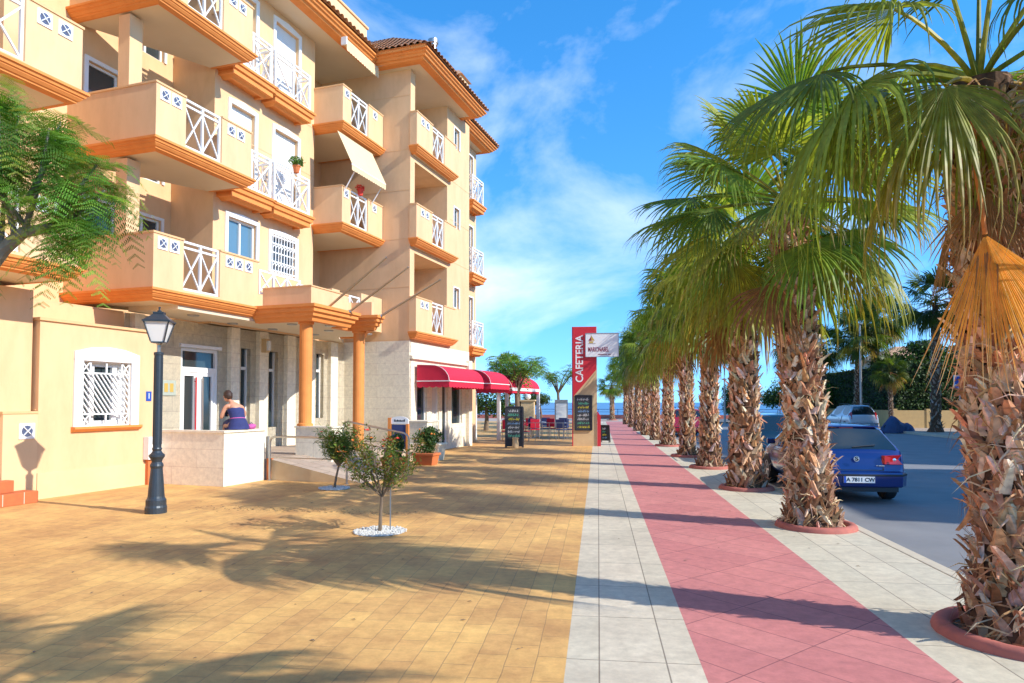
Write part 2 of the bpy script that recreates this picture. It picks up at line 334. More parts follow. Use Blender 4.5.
# ------------------------------------------------------------------ apartment building (frame: x = t towards the street, y = s along the facade)
RT, RS = -12.0, 14.0
OFF = (RT, RS, 0)
bld = thing('apartment_building', 'cream yellow apartment building with orange cornices and white crossed balcony rails', 'building', W(RT, RS), -ANG)
def bmb(m=None):
    b = MB(OFF)
    if m: b.use(m)
    return b
L1, L2, L3 = 3.97, 7.0, 10.03
CORN = [(.09, 0), (.09, -.045), (.06, -.055), (.045, -.10), (.02, -.112), (.02, -.125), (-.02, -.17), (-.045, -.18), (-.05, -.205), (-.12, -.235), (-.16, -.235), (-.16, 0)]
PAR = [(0, 0), (0, 1.10), (-.14, 1.10), (-.14, 0)]
COP = [(.02, 1.10), (.02, 1.14), (-.16, 1.14), (-.16, 1.10)]
def pz(prof, z): return [(o, zz + z) for o, zz in prof]
def vent(parent, t, s, z, sz=.25):
    b = bmb('white_paint'); b.box((t, s - sz / 2, z - sz / 2), (t + .018, s + sz / 2, z + sz / 2))
    b.use('ventdark').lathe([(sz * .36, 0), (sz * .36, .005)], (t + .018, s, z), 12, 'x')
    b.use('white_paint')
    for k in (-1, 1): b.bar((t + .0255, s - sz * .27, z - k * sz * .27), (t + .0255, s + sz * .27, z + k * sz * .27), .028, .012)
    b.build('vent_tile', parent)
def xrail(parent, p0, p1, z0, z1, n=2, name='railing', mid=True):
    b = bmb('white_paint'); p0 = Vector((p0[0], p0[1], 0)); p1 = Vector((p1[0], p1[1], 0)); d = (p1 - p0) / n
    for i in range(n + 1): q = p0 + d * i; b.bar(q + Vector((0, 0, z0)), q + Vector((0, 0, z1)), .05)
    for z in ((z0 + .03, z1 - .02, z1 - .14) if mid else (z0 + .03, z1 - .02)): b.bar(p0 + Vector((0, 0, z)), p1 + Vector((0, 0, z)), .045)
    zt = z1 - (.16 if mid else .04)
    for i in range(n):
        a, c = p0 + d * i, p0 + d * (i + 1)
        b.bar((a.x, a.y, z0 + .04), (c.x, c.y, zt), .032, .028); b.bar((c.x, c.y, z0 + .04), (a.x, a.y, zt), .032, .028)
    return b.build(name, parent)
def window(t, s0, s1, z0, z1, kind='shutter', frame=.1, arch=0, mull=1, name='window', depth=.12):
    """white surround standing proud of the wall, sash set back in the opening"""
    b = bmb('white_paint'); f = frame
    if arch: b.prism([(0, 0)], 0, 0) if 0 else None
    b.box((t, s0 - f, z0), (t + .035, s0 + .002, z1)); b.box((t, s1 - .002, z0), (t + .035, s1 + f, z1))
    k = len(b.v); pts = [(s0 - f, z1), (s1 + f, z1), (s1 + f, z1 + f), ((s0 + s1) / 2, z1 + f + arch), (s0 - f, z1 + f)]
    b.v += [Vector((t + .037, y, z)) for y, z in pts] + [Vector((t, y, z)) for y, z in pts]
    b.quad(*[k + i for i in range(5)]); [b.quad(k + i, k + (i + 1) % 5, k + 5 + (i + 1) % 5, k + 5 + i) for i in range(5)]
    wo = b.build(name, bld)
    tb = t - depth
    if kind == 'shutter':
        b = bmb('shutter'); z = z0
        while z < z1 - .01: b.box((tb, s0, z), (tb + .012 + .004, s1, min(z + .05, z1))); b.box((tb, s0, z + .05), (tb + .006, s1, min(z + .055, z1))); z += .055
        b.build('shutter', wo)
    else:
        b = bmb(kind); b.box((tb, s0, z0), (tb + .01, s1, z1)); b.build('pane', wo)
        b = bmb('white_paint'); g = .05
        b.box((tb + .01, s0, z0), (tb + .05, s0 + g, z1)); b.box((tb + .01, s1 - g, z0), (tb + .05, s1, z1)); b.box((tb + .01, s0 + g, z0), (tb + .05, s1 - g, z0 + g)); b.box((tb + .01, s0 + g, z1 - g), (tb + .05, s1 - g, z1))
        for i in range(1, mull + 1): y = s0 + (s1 - s0) * i / (mull + 1); b.box((tb + .012, y - .03, z0 + g), (tb + .052, y + .03, z1 - g))
        b.build('frame', wo)
    return wo
def balcony(tf, s0, s1, L, tb0, tb1, rail, vents=(), open_end=False):
    b = bmb('stucco')
    r0, r1 = rail
    b.sweep([(tb0, s0), (tf, s0), (tf, r0)], pz(PAR, L)); 
    end = [(tf, r1), (tf, s1)] + ([] if open_end else [(tb1, s1)])
    b.sweep(end, pz(PAR, L)); b.box((tf - .14, r0, L), (tf, r1, L + .07))
    b.use('ceiling').prism([(tb0, s0 + .15), (tf - .15, s0 + .15), (tf - .15, s1 - .15), (min(tb1, tf - .2), s1 - .15)], L - .225, L - .004)
    o = b.build('balcony', bld)
    c = bmb('coping'); c.sweep([(tb0, s0), (tf, s0), (tf, r0)], pz(COP, L)); c.sweep(end, pz(COP, L)); c.build('coping', o)
    c = bmb('orange_trim'); c.sweep([(tb0, s0), (tf, s0), (tf, s1), (tb1, s1)], pz(CORN, L)); c.build('cornice', o)
    xrail(o, (tf - .07, r0 + .02), (tf - .07, r1 - .02), L + .07, L + 1.12)
    for v in vents: vent(o, tf, v, L + .92)
    return o
def juliet(tf, s0, s1, L, tb=-12.1, n=2):
    dz = .12; b = bmb('stucco_pale').box((tb, s0, L - .02), (tf, s1, L + .04)); o = b.build('balcony', bld)
    c = bmb('orange_trim'); pr = [(.1, 0), (.1, -.06), (.06, -.08), (.05, -.17), (-.02, -.2), (-.06, -.29), (-.15, -.36), (-.2, -.36), (-.2, 0)]
    c.sweep([(tb, s0), (tf, s0), (tf, s1), (tb, s1)], pz(pr, L)); c.prism([(tb, s0), (tf, s0), (tf, s1), (tb, s1)], L - .30, L - .03); c.build('cornice', o)
    xrail(o, (tf - .04, s0 + .03), (tf - .04, s1 - .03), L + .05, L + 1.08, n)
    xrail(o, (tb + .02, s0 + .05), (tf - .05, s0 + .05), L + .05, L + 1.08, 1); xrail(o, (tb + .02, s1 - .05), (tf - .05, s1 - .05), L + .05, L + 1.08, 1)
    return o
# ---- walls
ZT = 12.66
w_ = bmb('stucco')
door_h = lambda L: (L, L + 2.15)
holes = [(10.95, 11.75, L, L + 2.15, .12) for L in (L1, L2, L3)] + [(12.0, 13.0, L + .02, L + 2.15, .12) for L in (L1, L2, L3)]
w_.wall('t', -13.4, -2, 13.3, 3.5, ZT, holes, .12)
w_.wall('t', -12.5, 8.72, 11.2, 0, 3.6, [], .1)
w_.box((-14, 8.7, 0), (-12.52, 11.2, 3.64))
hC = [(13.85, 14.75, L + .03, L + 2.25) for L in (L2, L3)] + [(15.55, 16.6, L + .03, L + 2.25) for L in (L2, L3)] + [(13.8, 14.85, 5.35, 6.35), (15.45, 16.55, 5.25, 6.30)]
w_.wall('t', -12.1, 13.3, 17.4, 3.6, ZT, hC, .14)
w_.poly([(-14, 13.3, 3.6), (-12.1, 13.3, 3.6), (-12.1, 13.3, ZT), (-14, 13.3, ZT)]); w_.poly([(-14, 17.4, 3.6), (-12.1, 17.4, 3.6), (-12.1, 17.4, ZT), (-14, 17.4, ZT)])
w_.wall('t', -13.5, 17.4, 19.8, 3.6, ZT, [(17.9, 19.3, L + .02, L + 2.15, .12) for L in (L1, L2, L3)], .12)
# right wing
w_.poly([(-20, 19.8, 3.68), (-10.1, 19.8, 3.68), (-10.1, 19.8, ZT), (-20, 19.8, ZT)])
hE = []
for L in (L1, L2, L3): hE += [(20.12, 22.75, L + .02, L + 2.62, 1.5), (23.35, 23.85, L + 1.25, L + 2.0, .14)]
w_.wall('t', -10.1, 19.8, 24.9, 3.2, ZT, hE, .14)
for L in (L1, L2, L3): w_.wall('t', -11.6, 20.12, 22.75, L + .02, L + 2.62, [(20.7, 22.0, L + .03, L + 2.15)], .1)
w_.poly([(-14, 24.9, 0), (-10.1, 24.9, 0), (-10.1, 24.9, ZT), (-14, 24.9, ZT)])
w_.wall('t', -10.8, 24.9, 27.4, 0, ZT, [(26.0, 27.0, L + .03, L + 2.15, .12) for L in (L1, L2, L3)], .12)
w_.poly([(-20, 27.4, 0), (-10.8, 27.4, 0), (-10.8, 27.4, ZT), (-20, 27.4, ZT)])
# ground floor wall of the left block and its return
w_.box((-14, -2, 0), (-11.75, 8.66, 3.66)); w_.poly([(-20, -2, 0), (-20, 27.4, 0), (-20, 27.4, ZT), (-20, -2, ZT)]); w_.poly([(-20, -2, 0), (-11.75, -2, 0), (-11.75, -2, ZT), (-20, -2, ZT)])
w_.build('wall', bld)
# wall grooves at the floor levels, their shadow gap painted as thin darker strips
g = bmb('coping')
for L in (L1 - .27, L1 + 1.45, L2, L2 + 1.6, L3 - .1, L3 + 1.7): g.box((-19, 19.795, L), (-10.1, 19.8, L + .018)) 
for L in (L2 - .1, L2 + 1.45, L3 - .1): g.box((-12.098, 13.3, L), (-12.094, 17.4, L + .015)); g.box((-10.1, 23.0, L), (-10.094, 24.9, L + .016))
g.build('wall_joint', bld)
# light pilaster at the wing corner
# stone clad ground floor
st = bmb('stone_clad')
hs_ = [(12.78, 14.0, .46, 3.0, .14), (14.82, 15.2, 1.0, 3.12, .2), (15.95, 16.35, 1.0, 3.12, .2), (18.2, 18.6, 1.2, 3.2, .2)]
st.wall('t', -12.496, 11.2, 19.8, .3, 3.62, hs_, .2)
st.v = st.v
st.build('stone_wall', bld)
bmb('stone_clad').box((-13, 19.785, 0), (-10.09, 19.9, 3.68)).build('stone_wall', bld)
for a, b2 in ((11.35, 11.6), (14.3, 14.62), (15.4, 15.75), (16.6, 17.0), (17.6, 17.95), (18.8, 19.2)): st.box((-12.5, a, .45), (-12.36, b2, 3.62))
st.build('stone_pilasters', bld)
# doors / shutters behind balconies
for L in (L1, L2, L3):
    window(-13.4, 10.95, 11.75, L, L + 2.15, 'glass_dark', .09, mull=0); window(-13.4, 12.0, 13.0, L + .02, L + 2.15, 'glass_dark', .07)
    window(-13.5, 17.9, 19.3, L + .02, L + 2.15, 'glass_dark', .07); window(-11.6, 20.7, 22.0, L + .03, L + 2.15, 'shutter', .07, depth=.1)
    window(-10.1, 23.35, 23.85, L + 1.25, L + 2.0, 'glass_dark', .05, mull=0); window(-10.8, 26.0, 27.0, L + .03, L + 2.15, 'glass_dark', .06)
for L in (L2, L3):
    window(-12.1, 13.85, 14.75, L + .03, L + 2.25, 'shutter', .1, .07); window(-12.1, 15.55, 16.6, L + .03, L + 2.25, 'shutter', .1, .07)
window(-12.1, 13.8, 14.85, 5.35, 6.35, 'glass_blue', .1, .05)
gw = window(-12.1, 15.45, 16.55, 5.25, 6.30, 'glass_dark', .1, .05)
b = bmb('white_paint')
for i in range(9): y = 15.5 + i * .125; b.bar((-12.07, y, 5.22), (-12.07, y, 6.32), .025)
for z in (5.3, 5.55, 5.8, 6.05, 6.25): b.bar((-12.07, 15.42, z), (-12.07, 16.58, z), .03)
for i in range(8):
    for z in (5.42, 5.92): y = 15.5 + i * .125; b.bar((-12.07, y, z), (-12.07, y + .125, z + .13), .018)
b.build('window_grille', gw)
# ---- balconies
for i, L in enumerate((L1, L2, L3)):
    s1 = 13.62 if i == 0 else 13.3
    balcony(-11.0, 10.5, s1, L, -13.4, -12.1, (11.28, 12.33), (10.72, 11.02, 12.62, 12.93) + ((13.25,) if i == 0 else ()))
    balcony(-10.65, 4.4, 8.6, L, -13.4, -13.4, (6.2, 7.62), (7.92, 8.28))
    if i: balcony(-11.1, 17.38, 19.78, L, -13.5, -13.5, (17.85, 18.85), (17.6, 19.25), open_end=True)
    balcony(-9.85, 19.76, 22.95, L, -10.1, -10.1, (20.98, 21.95), (20.2, 20.55))
    juliet(-10.35, 25.9, 27.2, L, -10.8)
for L in (L2, L3): juliet(-11.65, 15.0, 16.6, L); juliet(-11.65, 13.4, 14.9, L + .02)
# terrace balcony beside the entrance canopy, between the two wings
b = bmb('stucco'); b.sweep([(-11.1, 18.5), (-11.1, 19.78)], pz(PAR, L1)); o = b.build('parapet', bld); bmb('stucco').box((-11.24, 16.9, L1), (-11.1, 17.3, L1 + 1.0)).build('parapet', bld)
xrail(o, (-11.05, 13.7), (-11.05, 15.3), L1 + .35, L1 + .95, 3, mid=False); xrail(o, (-11.15, 17.35), (-11.15, 18.45), L1 + .35, L1 + .95, 2, mid=False); xrail(o, (-11.05, 15.35), (-11.05, 16.85), L1 + .35, L1 + .85, 3, mid=False)
# loggia pillars (left blocks)
for L in (L1, L2, L3):
    bmb('stucco').box((-12.2, 10.66, L), (-11.9, 10.98, L + 2.75 if L < L3 else ZT)).build('pillar', bld); bmb('stucco').box((-12.15, 8.1, L), (-11.85, 8.4, L + 2.75 if L < L3 else ZT)).build('pillar', bld)
# ---- entrance canopy
CP = [(-11.12, 13.62), (-9.45, 13.6), (-9.45, 15.35), (-9.85, 15.45), (-9.85, 15.9), (-9.15, 15.95), (-9.15, 16.12), (-9.6, 16.5), (-10.6, 18.0), (-11.4, 18.0)]
b = bmb('ceiling'); b.prism([(-12.5, 11.3), (-11.15, 11.3), (-11.15, 13.78)] + [(-11.0, 13.78), (-9.6, 13.76), (-9.6, 15.2), (-10.0, 15.3), (-10.0, 16.0), (-9.35, 16.05), (-9.75, 16.4), (-10.75, 17.85), (-11.5, 17.85)] + [(-12.5, 19.75)], L1 - .32, L1 - .006)
cn = b.build('canopy', bld)
b = bmb('orange_trim'); b.sweep(CP, pz([(.16, .02), (.16, -.05), (.11, -.07), (.11, -.15), (.05, -.18), (.04, -.25), (-.02, -.28), (-.05, -.36), (-.2, -.36), (-.2, .02)], L1)); b.build('cornice', cn)
b = bmb('stucco'); b.sweep([(-10.95, 13.72), (-9.55, 13.68), (-9.55, 15.3)], pz([(0, .02), (0, .46), (-.13, .46), (-.13, .02)], L1))
b.sweep([(-9.9, 15.55), (-9.9, 16.0), (-9.3, 16.03), (-9.3, 16.15), (-9.75, 16.5), (-10.7, 17.9)], pz([(0, .02), (0, .40), (-.13, .40), (-.13, .02)], L1)); b.build('parapet', cn)
b = bmb('coping'); b.sweep([(-10.95, 13.72), (-9.55, 13.68), (-9.55, 15.3)], pz([(.02, .46), (.02, .49), (-.15, .49), (-.15, .46)], L1)); b.build('coping', cn)
for t, s in ((-11.6, 12.2), (-11.9, 13.8), (-10.6, 14.4), (-9.9, 15.0), (-10.6, 16.0), (-11.8, 15.2), (-11.6, 16.8), (-10.1, 17.2)):
    bmb('grey_metal').lathe([(.12, 0), (.13, .02), (.13, .03)], (t, s, L1 - .345), 14).build('downlight', cn)
for t, s, zb in ((-9.85, 13.92, 1.13), (-9.75, 16.15, .45)):
    b = bmb('orange_trim'); b.lathe([(.185, zb), (.185, zb + .05), (.15, zb + .07), (.15, L1 - .42), (.185, L1 - .40), (.185, L1 - .33)], (t, s, 0), 20); b.build('column', bld, smooth=False)
# flag poles
for (a, c) in (((-9.5, 14.3, 4.0), (-7.92, 14.3, 5.12)), ((-9.3, 14.95, 3.98), (-7.65, 14.9, 4.98)), ((-9.0, 16.0, 3.98), (-7.25, 15.9, 4.82))):
    b = bmb('steel'); b.tube([a, c], [.034, .022], 8); b.lathe([(.05, -.02), (.05, .03)], a, 8); b.lathe([(.0, -.03), (.028, 0), (.0, .03)], c, 8); b.build('flagpole', bld)
# ---- entrance: door, windows, terrace
b = bmb('white_paint'); T = -12.6
for y0, y1, z0, z1 in ((12.78, 12.86, .46, 3.0), (13.92, 14.0, .46, 3.0), (12.86, 13.92, 2.42, 2.54), (12.86, 13.92, 2.92, 3.0), (13.34, 13.44, .46, 2.42)): b.box((T, y0, z0), (T + .07, y1, z1))
b.box((T + .1, 12.72, 3.0), (T + .16, 14.06, 3.08))
for y0, y1 in ((12.86, 13.34), (13.44, 13.92)):
    b.box((T, y0, .46), (T + .05, y0 + .09, 2.42)); b.box((T, y1 - .09, .46), (T + .05, y1, 2.42)); b.box((T, y0 + .09, .46), (T + .05, y1 - .09, .62)); b.box((T, y0 + .09, 2.33), (T + .05, y1 - .09, 2.42))
dr = b.build('entrance_door', bld)
bmb('glass_dark').box((T - .01, 12.8, .47), (T + .01, 13.98, 2.98)).build('pane', dr)
b = bmb('red_paint'); b.tube([(T + .1, 13.27, .9), (T + .1, 13.27, 2.3)], .018, 8); b.bar((T + .05, 13.27, 1.0), (T + .1, 13.27, 1.0), .02); b.bar((T + .05, 13.27, 2.2), (T + .1, 13.27, 2.2), .02); b.build('handle', dr)
b = bmb('steel'); b.tube([(T + .1, 13.5, .9), (T + .1, 13.5, 2.3)], .018, 8); b.bar((T + .05, 13.5, 1.0), (T + .1, 13.5, 1.0), .02); b.bar((T + .05, 13.5, 2.2), (T + .1, 13.5, 2.2), .02); b.build('handle', dr)
for s0, s1, z0, z1 in [h[:4] for h in hs_[1:]]:
    b = bmb('glass_dark'); b.box((-12.68, s0, z0), (-12.67, s1, z1)); p_ = b.build('window', bld)
    b = bmb('white_paint'); b.box((-12.67, s0, z1 - .56), (-12.62, s1, z1 - .48)); b.box((-12.67, s0, z0), (-12.62, s0 + .04, z1)); b.box((-12.67, s1 - .04, z0), (-12.62, s1, z1)); b.build('frame', p_)
b = bmb('plaque'); b.box((-12.496, 12.2, 1.85), (-12.47, 12.62, 2.2)); b.use('gold').box((-12.47, 12.28, 1.93), (-12.465, 12.38, 2.13)); b.box((-12.47, 12.44, 1.93), (-12.465, 12.54, 2.13)); b.build('plaque', bld)
b = bmb('sand_stone'); b.box((-12.36, 15.45, 3.05), (-12.2, 15.6, 3.42)); b.use('lamp_glass').box((-12.2, 15.47, 3.1), (-12.14, 15.58, 3.36)); b.build('wall_lamp', bld)
b = bmb('pav_far'); b.prism([(-12.5, 11.3), (-10.1, 11.3), (-10.1, 12.5), (-9.78, 12.52), (-9.78, 14.3), (-9.02, 14.5), (-9.02, 18.75), (-12.5, 19.7)], -.1, .45); b.build('terrace_floor', bld)
# ramp running out towards the promenade
b = bmb('terracotta'); k = len(b.v)
for s in (12.52, 14.3):
    b.v += [Vector((-9.75, s, -.05)), Vector((-9.75, s, .452)), Vector((-7.45, s, .012)), Vector((-7.45, s, -.05))]
b.use('pav_far'); b.quad(1, 2, 6, 5); b.use('sand_stone'); b.quad(0, 3, 2, 1); b.quad(4, 5, 6, 7); b.quad(2, 3, 7, 6); b.quad(0, 1, 5, 4)
b.use('terracotta').box((-9.82, 12.5, 0), (-9.72, 12.6, .47)); b.build('entrance_ramp', bld)
# ---- awnings on the balconies (fabric, fixed to the soffit)
def scallop(b, pts_top, drop, n=14, amp=.03):
    (x0, y0, z0), (x1, y1, z1) = pts_top; k = 0
    for i in range(n * 4):
        u0, u1 = i / (n * 4), (i + 1) / (n * 4); q = lambda u: Vector((x0 + (x1 - x0) * u, y0 + (y1 - y0) * u, z0 + (z1 - z0) * u)); dz = lambda u: drop + amp * abs(math.sin(math.pi * u * n))
        b.poly([q(u0), q(u1), q(u1) - Vector((0, 0, dz(u1))), q(u0) - Vector((0, 0, dz(u0)))])
b = bmb('cream_fabric'); b.box((-11.13, 17.4, 12.36), (-11.0, 19.3, 12.52)); scallop(b, ((-10.995, 17.4, 12.4), (-10.995, 19.3, 12.4)), .2); a_ = b.build('awning', bld)
bmb('white_paint').box((-11.17, 17.36, 12.34), (-10.98, 17.4, 12.58)).build('bracket', a_)
b = bmb('cream_fabric'); b.poly([(-11.1, 17.1, 9.65), (-11.1, 19.1, 9.65), (-10.6, 19.1, 8.62), (-10.6, 17.1, 8.62)]); scallop(b, ((-10.6, 17.1, 8.62), (-10.6, 19.1, 8.62)), .17); a_ = b.build('awning', bld)
b = bmb('white_paint'); b.tube([(-11.05, 17.45, 8.0), (-10.62, 17.4, 8.6)], .018, 6); b.tube([(-11.05, 19.0, 8.0), (-10.62, 19.0, 8.6)], .018, 6); b.tube([(-10.61, 17.1, 8.6), (-10.61, 19.1, 8.6)], .02, 6); b.build('awning_arm', a_)
# ---- eaves and roof
EV = [(.08, .12), (.08, .06), (.03, .05), (.01, -.01), (-.04, -.03), (-.07, -.09), (-.13, -.10), (-.16, -.155), (-.26, -.18), (-.42, -.18), (-.42, .12)]
mainp = [(-11.0, -2), (-11.0, 18.9)]; ee = [(-20, 19.15), (-9.25, 19.15), (-9.25, 24.3), (-10.1, 24.3), (-10.1, 27.9), (-20, 27.9)]
b = bmb('orange_trim'); b.sweep(mainp + [(-11.0, 19.15)], pz(EV, 12.72)); b.sweep(ee[0:0] + [(-11.3, 19.15)] + ee[1:], pz(EV, 12.75)); b.build('eaves_cornice', bld)
bmb('orange_trim').box((-19.9, 19.03, 12.8), (-9.2, 19.35, 12.93)).build('fascia', bld)
b = bmb('ceiling'); b.prism([(-14, -2), (-11.2, -2), (-11.2, 19.3), (-9.5, 19.4), (-9.5, 24.1), (-10.3, 24.1), (-10.3, 27.7), (-20, 27.7), (-20, -2)], 12.59, 12.68); b.build('soffit', bld)
def tiles(b, p0, p1, q0, q1, lift=.05, step=.22):
    """barrel-tile slope from eave edge p0-p1 up to q0-q1"""
    p0, p1, q0, q1 = map(Vector, (p0, p1, q0, q1)); n = max(2, int((p1 - p0).length / step)) 
    nrm = (p1 - p0).cross(q0 - p0).normalized(); nrm = nrm if nrm.z > 0 else -nrm
    rows = 9
    for i in range(n):
        for j in range(rows):
            u0, u1 = i / n, (i + 1) / n; v0, v1 = j / rows, (j + 1.12) / rows; v1 = min(v1, 1)
            P = lambda u, v: (p0.lerp(p1, u)).lerp(q0.lerp(q1, u), v)
            for k in range(4):
                a0, a1 = k / 4, (k + 1) / 4; h = lambda a, tp: nrm * ((.07 * math.sin(math.pi * a)) * (1 if tp == 0 else .8) + (.02 if tp == 0 else -.0))
                b.poly([P(u0 + (u1 - u0) * a0, v0) + h(a0, 0), P(u0 + (u1 - u0) * a1, v0) + h(a1, 0), P(u0 + (u1 - u0) * a1, v1) + h(a1, 1), P(u0 + (u1 - u0) * a0, v1) + h(a0, 1)])
    b.poly([p0 - nrm * .01, p1 - nrm * .01, q1 - nrm * .01, q0 - nrm * .01])
z0 = 12.88; sl = math.tan(R(24)); b = bmb('rooftile')
tiles(b, (-10.85, -2, z0), (-10.85, 19.0, z0), (-15.5, -2, z0 + 4.65 * sl), (-15.5, 19.0, z0 + 4.65 * sl))
rf = b.build('roof', bld); b = bmb('rooftile'); sl = math.tan(R(36))
tiles(b, (-9.1, 19.0, z0 + .02), (-9.1, 24.4, z0 + .02), (-11.8, 21.7, z0 + 2.7 * sl), (-11.8, 24.4, z0 + 2.7 * sl))
tiles(b, (-20, 19.0, z0 + .02), (-9.1, 19.0, z0 + .02), (-20, 21.7, z0 + 2.7 * sl), (-11.8, 21.7, z0 + 2.7 * sl))
b.build('roof', bld); b = bmb('rooftile')
tiles(b, (-9.95, 24.4, z0 + .02), (-9.95, 28.0, z0 + .02), (-12.6, 24.4, z0 + 2.6 * sl), (-12.6, 25.4, z0 + 2.6 * sl))
tiles(b, (-9.95, 28.05, z0 + .02), (-20, 28.05, z0 + .02), (-12.6, 25.4, z0 + 2.6 * sl), (-20, 25.4, z0 + 2.6 * sl))
b.build('roof', bld)
b = bmb('stucco_pale'); b.box((-14.5, 5, 12.6), (-12.4, 20.9, 14.9)); b.use('coping').box((-14.55, 4.95, 14.9), (-12.35, 20.96, 14.97)); b.build('roof_parapet', rf)
b = bmb('steel'); b.tube([(-10.9, 23.2, 13.3), (-10.9, 23.2, 15.35)], .12, 12); b.lathe([(.16, 0), (.16, .05), (.2, .08), (.2, .22), (.12, .26), (.03, .32)], (-10.9, 23.2, 15.2), 14); b.build('flue', rf)
for s, h in ((22.6, 14.15), (24.0, 14.35)):
    b = bmb('stucco_pale'); b.box((-10.7, s, 13.2), (-10.1, s + .8, h)); b.use('rooftile').prism([(-10.8, s - .1), (-10.0, s - .1), (-10.0, s + .9), (-10.8, s + .9)], h, h + .35, [(-10.5, s + .3), (-10.3, s + .3), (-10.3, s + .5), (-10.5, s + .5)]); b.build('chimney', rf)
# ---- cafe ground floor
b = bmb('stone_clad')
b.wall('t', -10.09, 19.8, 24.9, 0, 3.66, [(20.35, 21.1, .75, 2.6, .12), (21.5, 22.1, .75, 2.5, .1), (22.35, 22.85, .15, 2.6, .12), (23.2, 24.2, .9, 2.5, .12)], .12)
b.box((-10.09, 24.55, 0), (-9.95, 24.9, 3.3)); b.box((-10.1, 19.79, 3.1), (-9.98, 24.9, 3.2)); b.build('cafe_front', bld)
for s0, s1, z0_, z1_, m in ((20.35, 21.1, .75, 2.6, 'glass_dark'), (21.5, 22.1, .75, 2.5, 'lamp_glass'), (22.35, 22.85, .15, 2.6, 'glass_dark'), (23.2, 24.2, .9, 2.5, 'glass_dark')):
    b = bmb(m); b.box((-10.22, s0, z0_), (-10.2, s1, z1_)); p_ = b.build('window', bld)
    b = bmb('white_paint'); b.box((-10.2, s0, z0_), (-10.16, s0 + .05, z1_)); b.box((-10.2, s1 - .05, z0_), (-10.16, s1, z1_)); b.box((-10.2, s0 + .05, z1_ - .05), (-10.16, s1 - .05, z1_)); b.build('frame', p_)
def red_awning(s0, s1, parent, t0=-10.0, z1=2.9, out=1.15, z0=2.38):
    b = bmb('red_fabric'); prof = [(0, z1 + .02)] + [(out * .45 + out * .55 * math.sin(a), z0 + (z1 - z0) * math.cos(a)) for a in [R(x) for x in range(0, 91, 10)]]
    P = [(t0 + o, z) for o, z in prof]
    nb = 4
    for i in range(len(P) - 1):
        for k in range(nb):
            y0, y1 = s0 + (s1 - s0) * k / nb, s0 + (s1 - s0) * (k + 1) / nb
            b.poly([(P[i][0], y0, P[i][1]), (P[i][0], y1, P[i][1]), (P[i + 1][0], y1, P[i + 1][1]), (P[i + 1][0], y0, P[i + 1][1])])
    for y in (s0, s1): b.poly([(t0, y, z0)] + [(x, y, z) for x, z in P])
    tf = P[-1][0]
    for a, c in (((tf, s0, z0), (tf, s1, z0)), ((t0, s0, z0), (tf, s0, z0)), ((t0, s1, z0), (tf, s1, z0))): scallop(b, (a, c), .18, 12 if a[0] == c[0] and a[1] != c[1] else 5, .035)
    o = b.build('awning', parent)
    b = bmb('white_paint'); b.bar((tf + .012, s0, z0), (tf + .012, s1, z0), .02, .03); b.bar((t0, s0 - .012, z0), (tf, s0 - .012, z0), .02, .03)
    for i in range(1, len(P) - 1): b.bar((P[i][0], s0 - .008, P[i][1]), (P[i + 1][0], s0 - .008, P[i + 1][1]), .015)
    b.bar((t0, s0 - .008, P[0][1]), (P[1][0], s0 - .008, P[1][1]), .015); b.build('piping', o)
    return o
red_awning(20.15, 23.25, bld); red_awning(23.45, 25.6, bld, out=1.35)
# downpipe and cable box by the annex
b = bmb('white_paint'); b.box((-11.64, 10.95, .52), (-11.5, 11.28, .98)); 
bx = b.build('meter_box', bld); bmb('terracotta').box((-11.64, 11.0, 0), (-11.56, 11.2, .52)).build('duct', bx)
# ---- annex (single storey, in front of the main block)
an = thing('annex', 'yellow single storey annex with a white barred arch-top window behind the street lamp', 'annex', W(-12.1, 10), -ANG)
OFF = (-12.1, 10, 0)
b = bmb('stucco'); b.wall('t', -11.65, 8.72, 11.3, 0, 3.14, [(9.55, 10.62, 1.24, 2.48, .2)], .2)
b.poly([(-14, 8.72, 0), (-11.65, 8.72, 0), (-11.65, 8.72, 3.14), (-14, 8.72, 3.14)]); b.poly([(-12.5, 11.3, 0), (-11.65, 11.3, 0), (-11.65, 11.3, 3.14), (-12.5, 11.3, 3.14)]); b.build('wall', an)
bmb('stucco_pale').box((-11.65, 8.722, 0), (-11.635, 11.298, .46)).build('plinth', an)
b = bmb('coping'); b.box((-14, 8.69, 3.14), (-11.61, 11.34, 3.19)); b.box((-14, 8.7, 1.56), (-11.7, 8.716, 1.575)); b.build('roof', an)
b = bmb('white_paint'); t = -11.65
b.box((t, 9.37, 1.24), (t + .035, 9.552, 2.5)); b.box((t, 10.618, 1.24), (t + .035, 10.8, 2.5))
k = len(b.v); pts = [(9.37, 2.48), (10.8, 2.48), (10.8, 2.64), (10.45, 2.73), (10.085, 2.76), (9.72, 2.73), (9.37, 2.64)]
b.v += [Vector((t + .037, y, z)) for y, z in pts] + [Vector((t, y, z)) for y, z in pts]; b.quad(*[k + i for i in range(7)]); [b.quad(k + i, k + (i + 1) % 7, k + 7 + (i + 1) % 7, k + 7 + i) for i in range(7)]
wn = b.build('window', an)
bmb('glass_dark').box((t - .2, 9.55, 1.24), (t - .18, 10.62, 2.48)).build('pane', wn)
b = bmb('white_paint')
for y0, y1 in ((9.55, 9.61), (9.8, 9.9), (10.3, 10.4), (10.56, 10.62)): b.box((t - .18, y0, 1.24), (t - .12, y1, 2.48))
b.box((t - .18, 9.61, 1.24), (t - .125, 10.56, 1.34)); b.box((t - .18, 9.61, 2.38), (t - .125, 10.56, 2.48)); b.box((t - .18, 10.4, 1.34), (t - .16, 10.56, 2.38)); b.build('frame', wn)
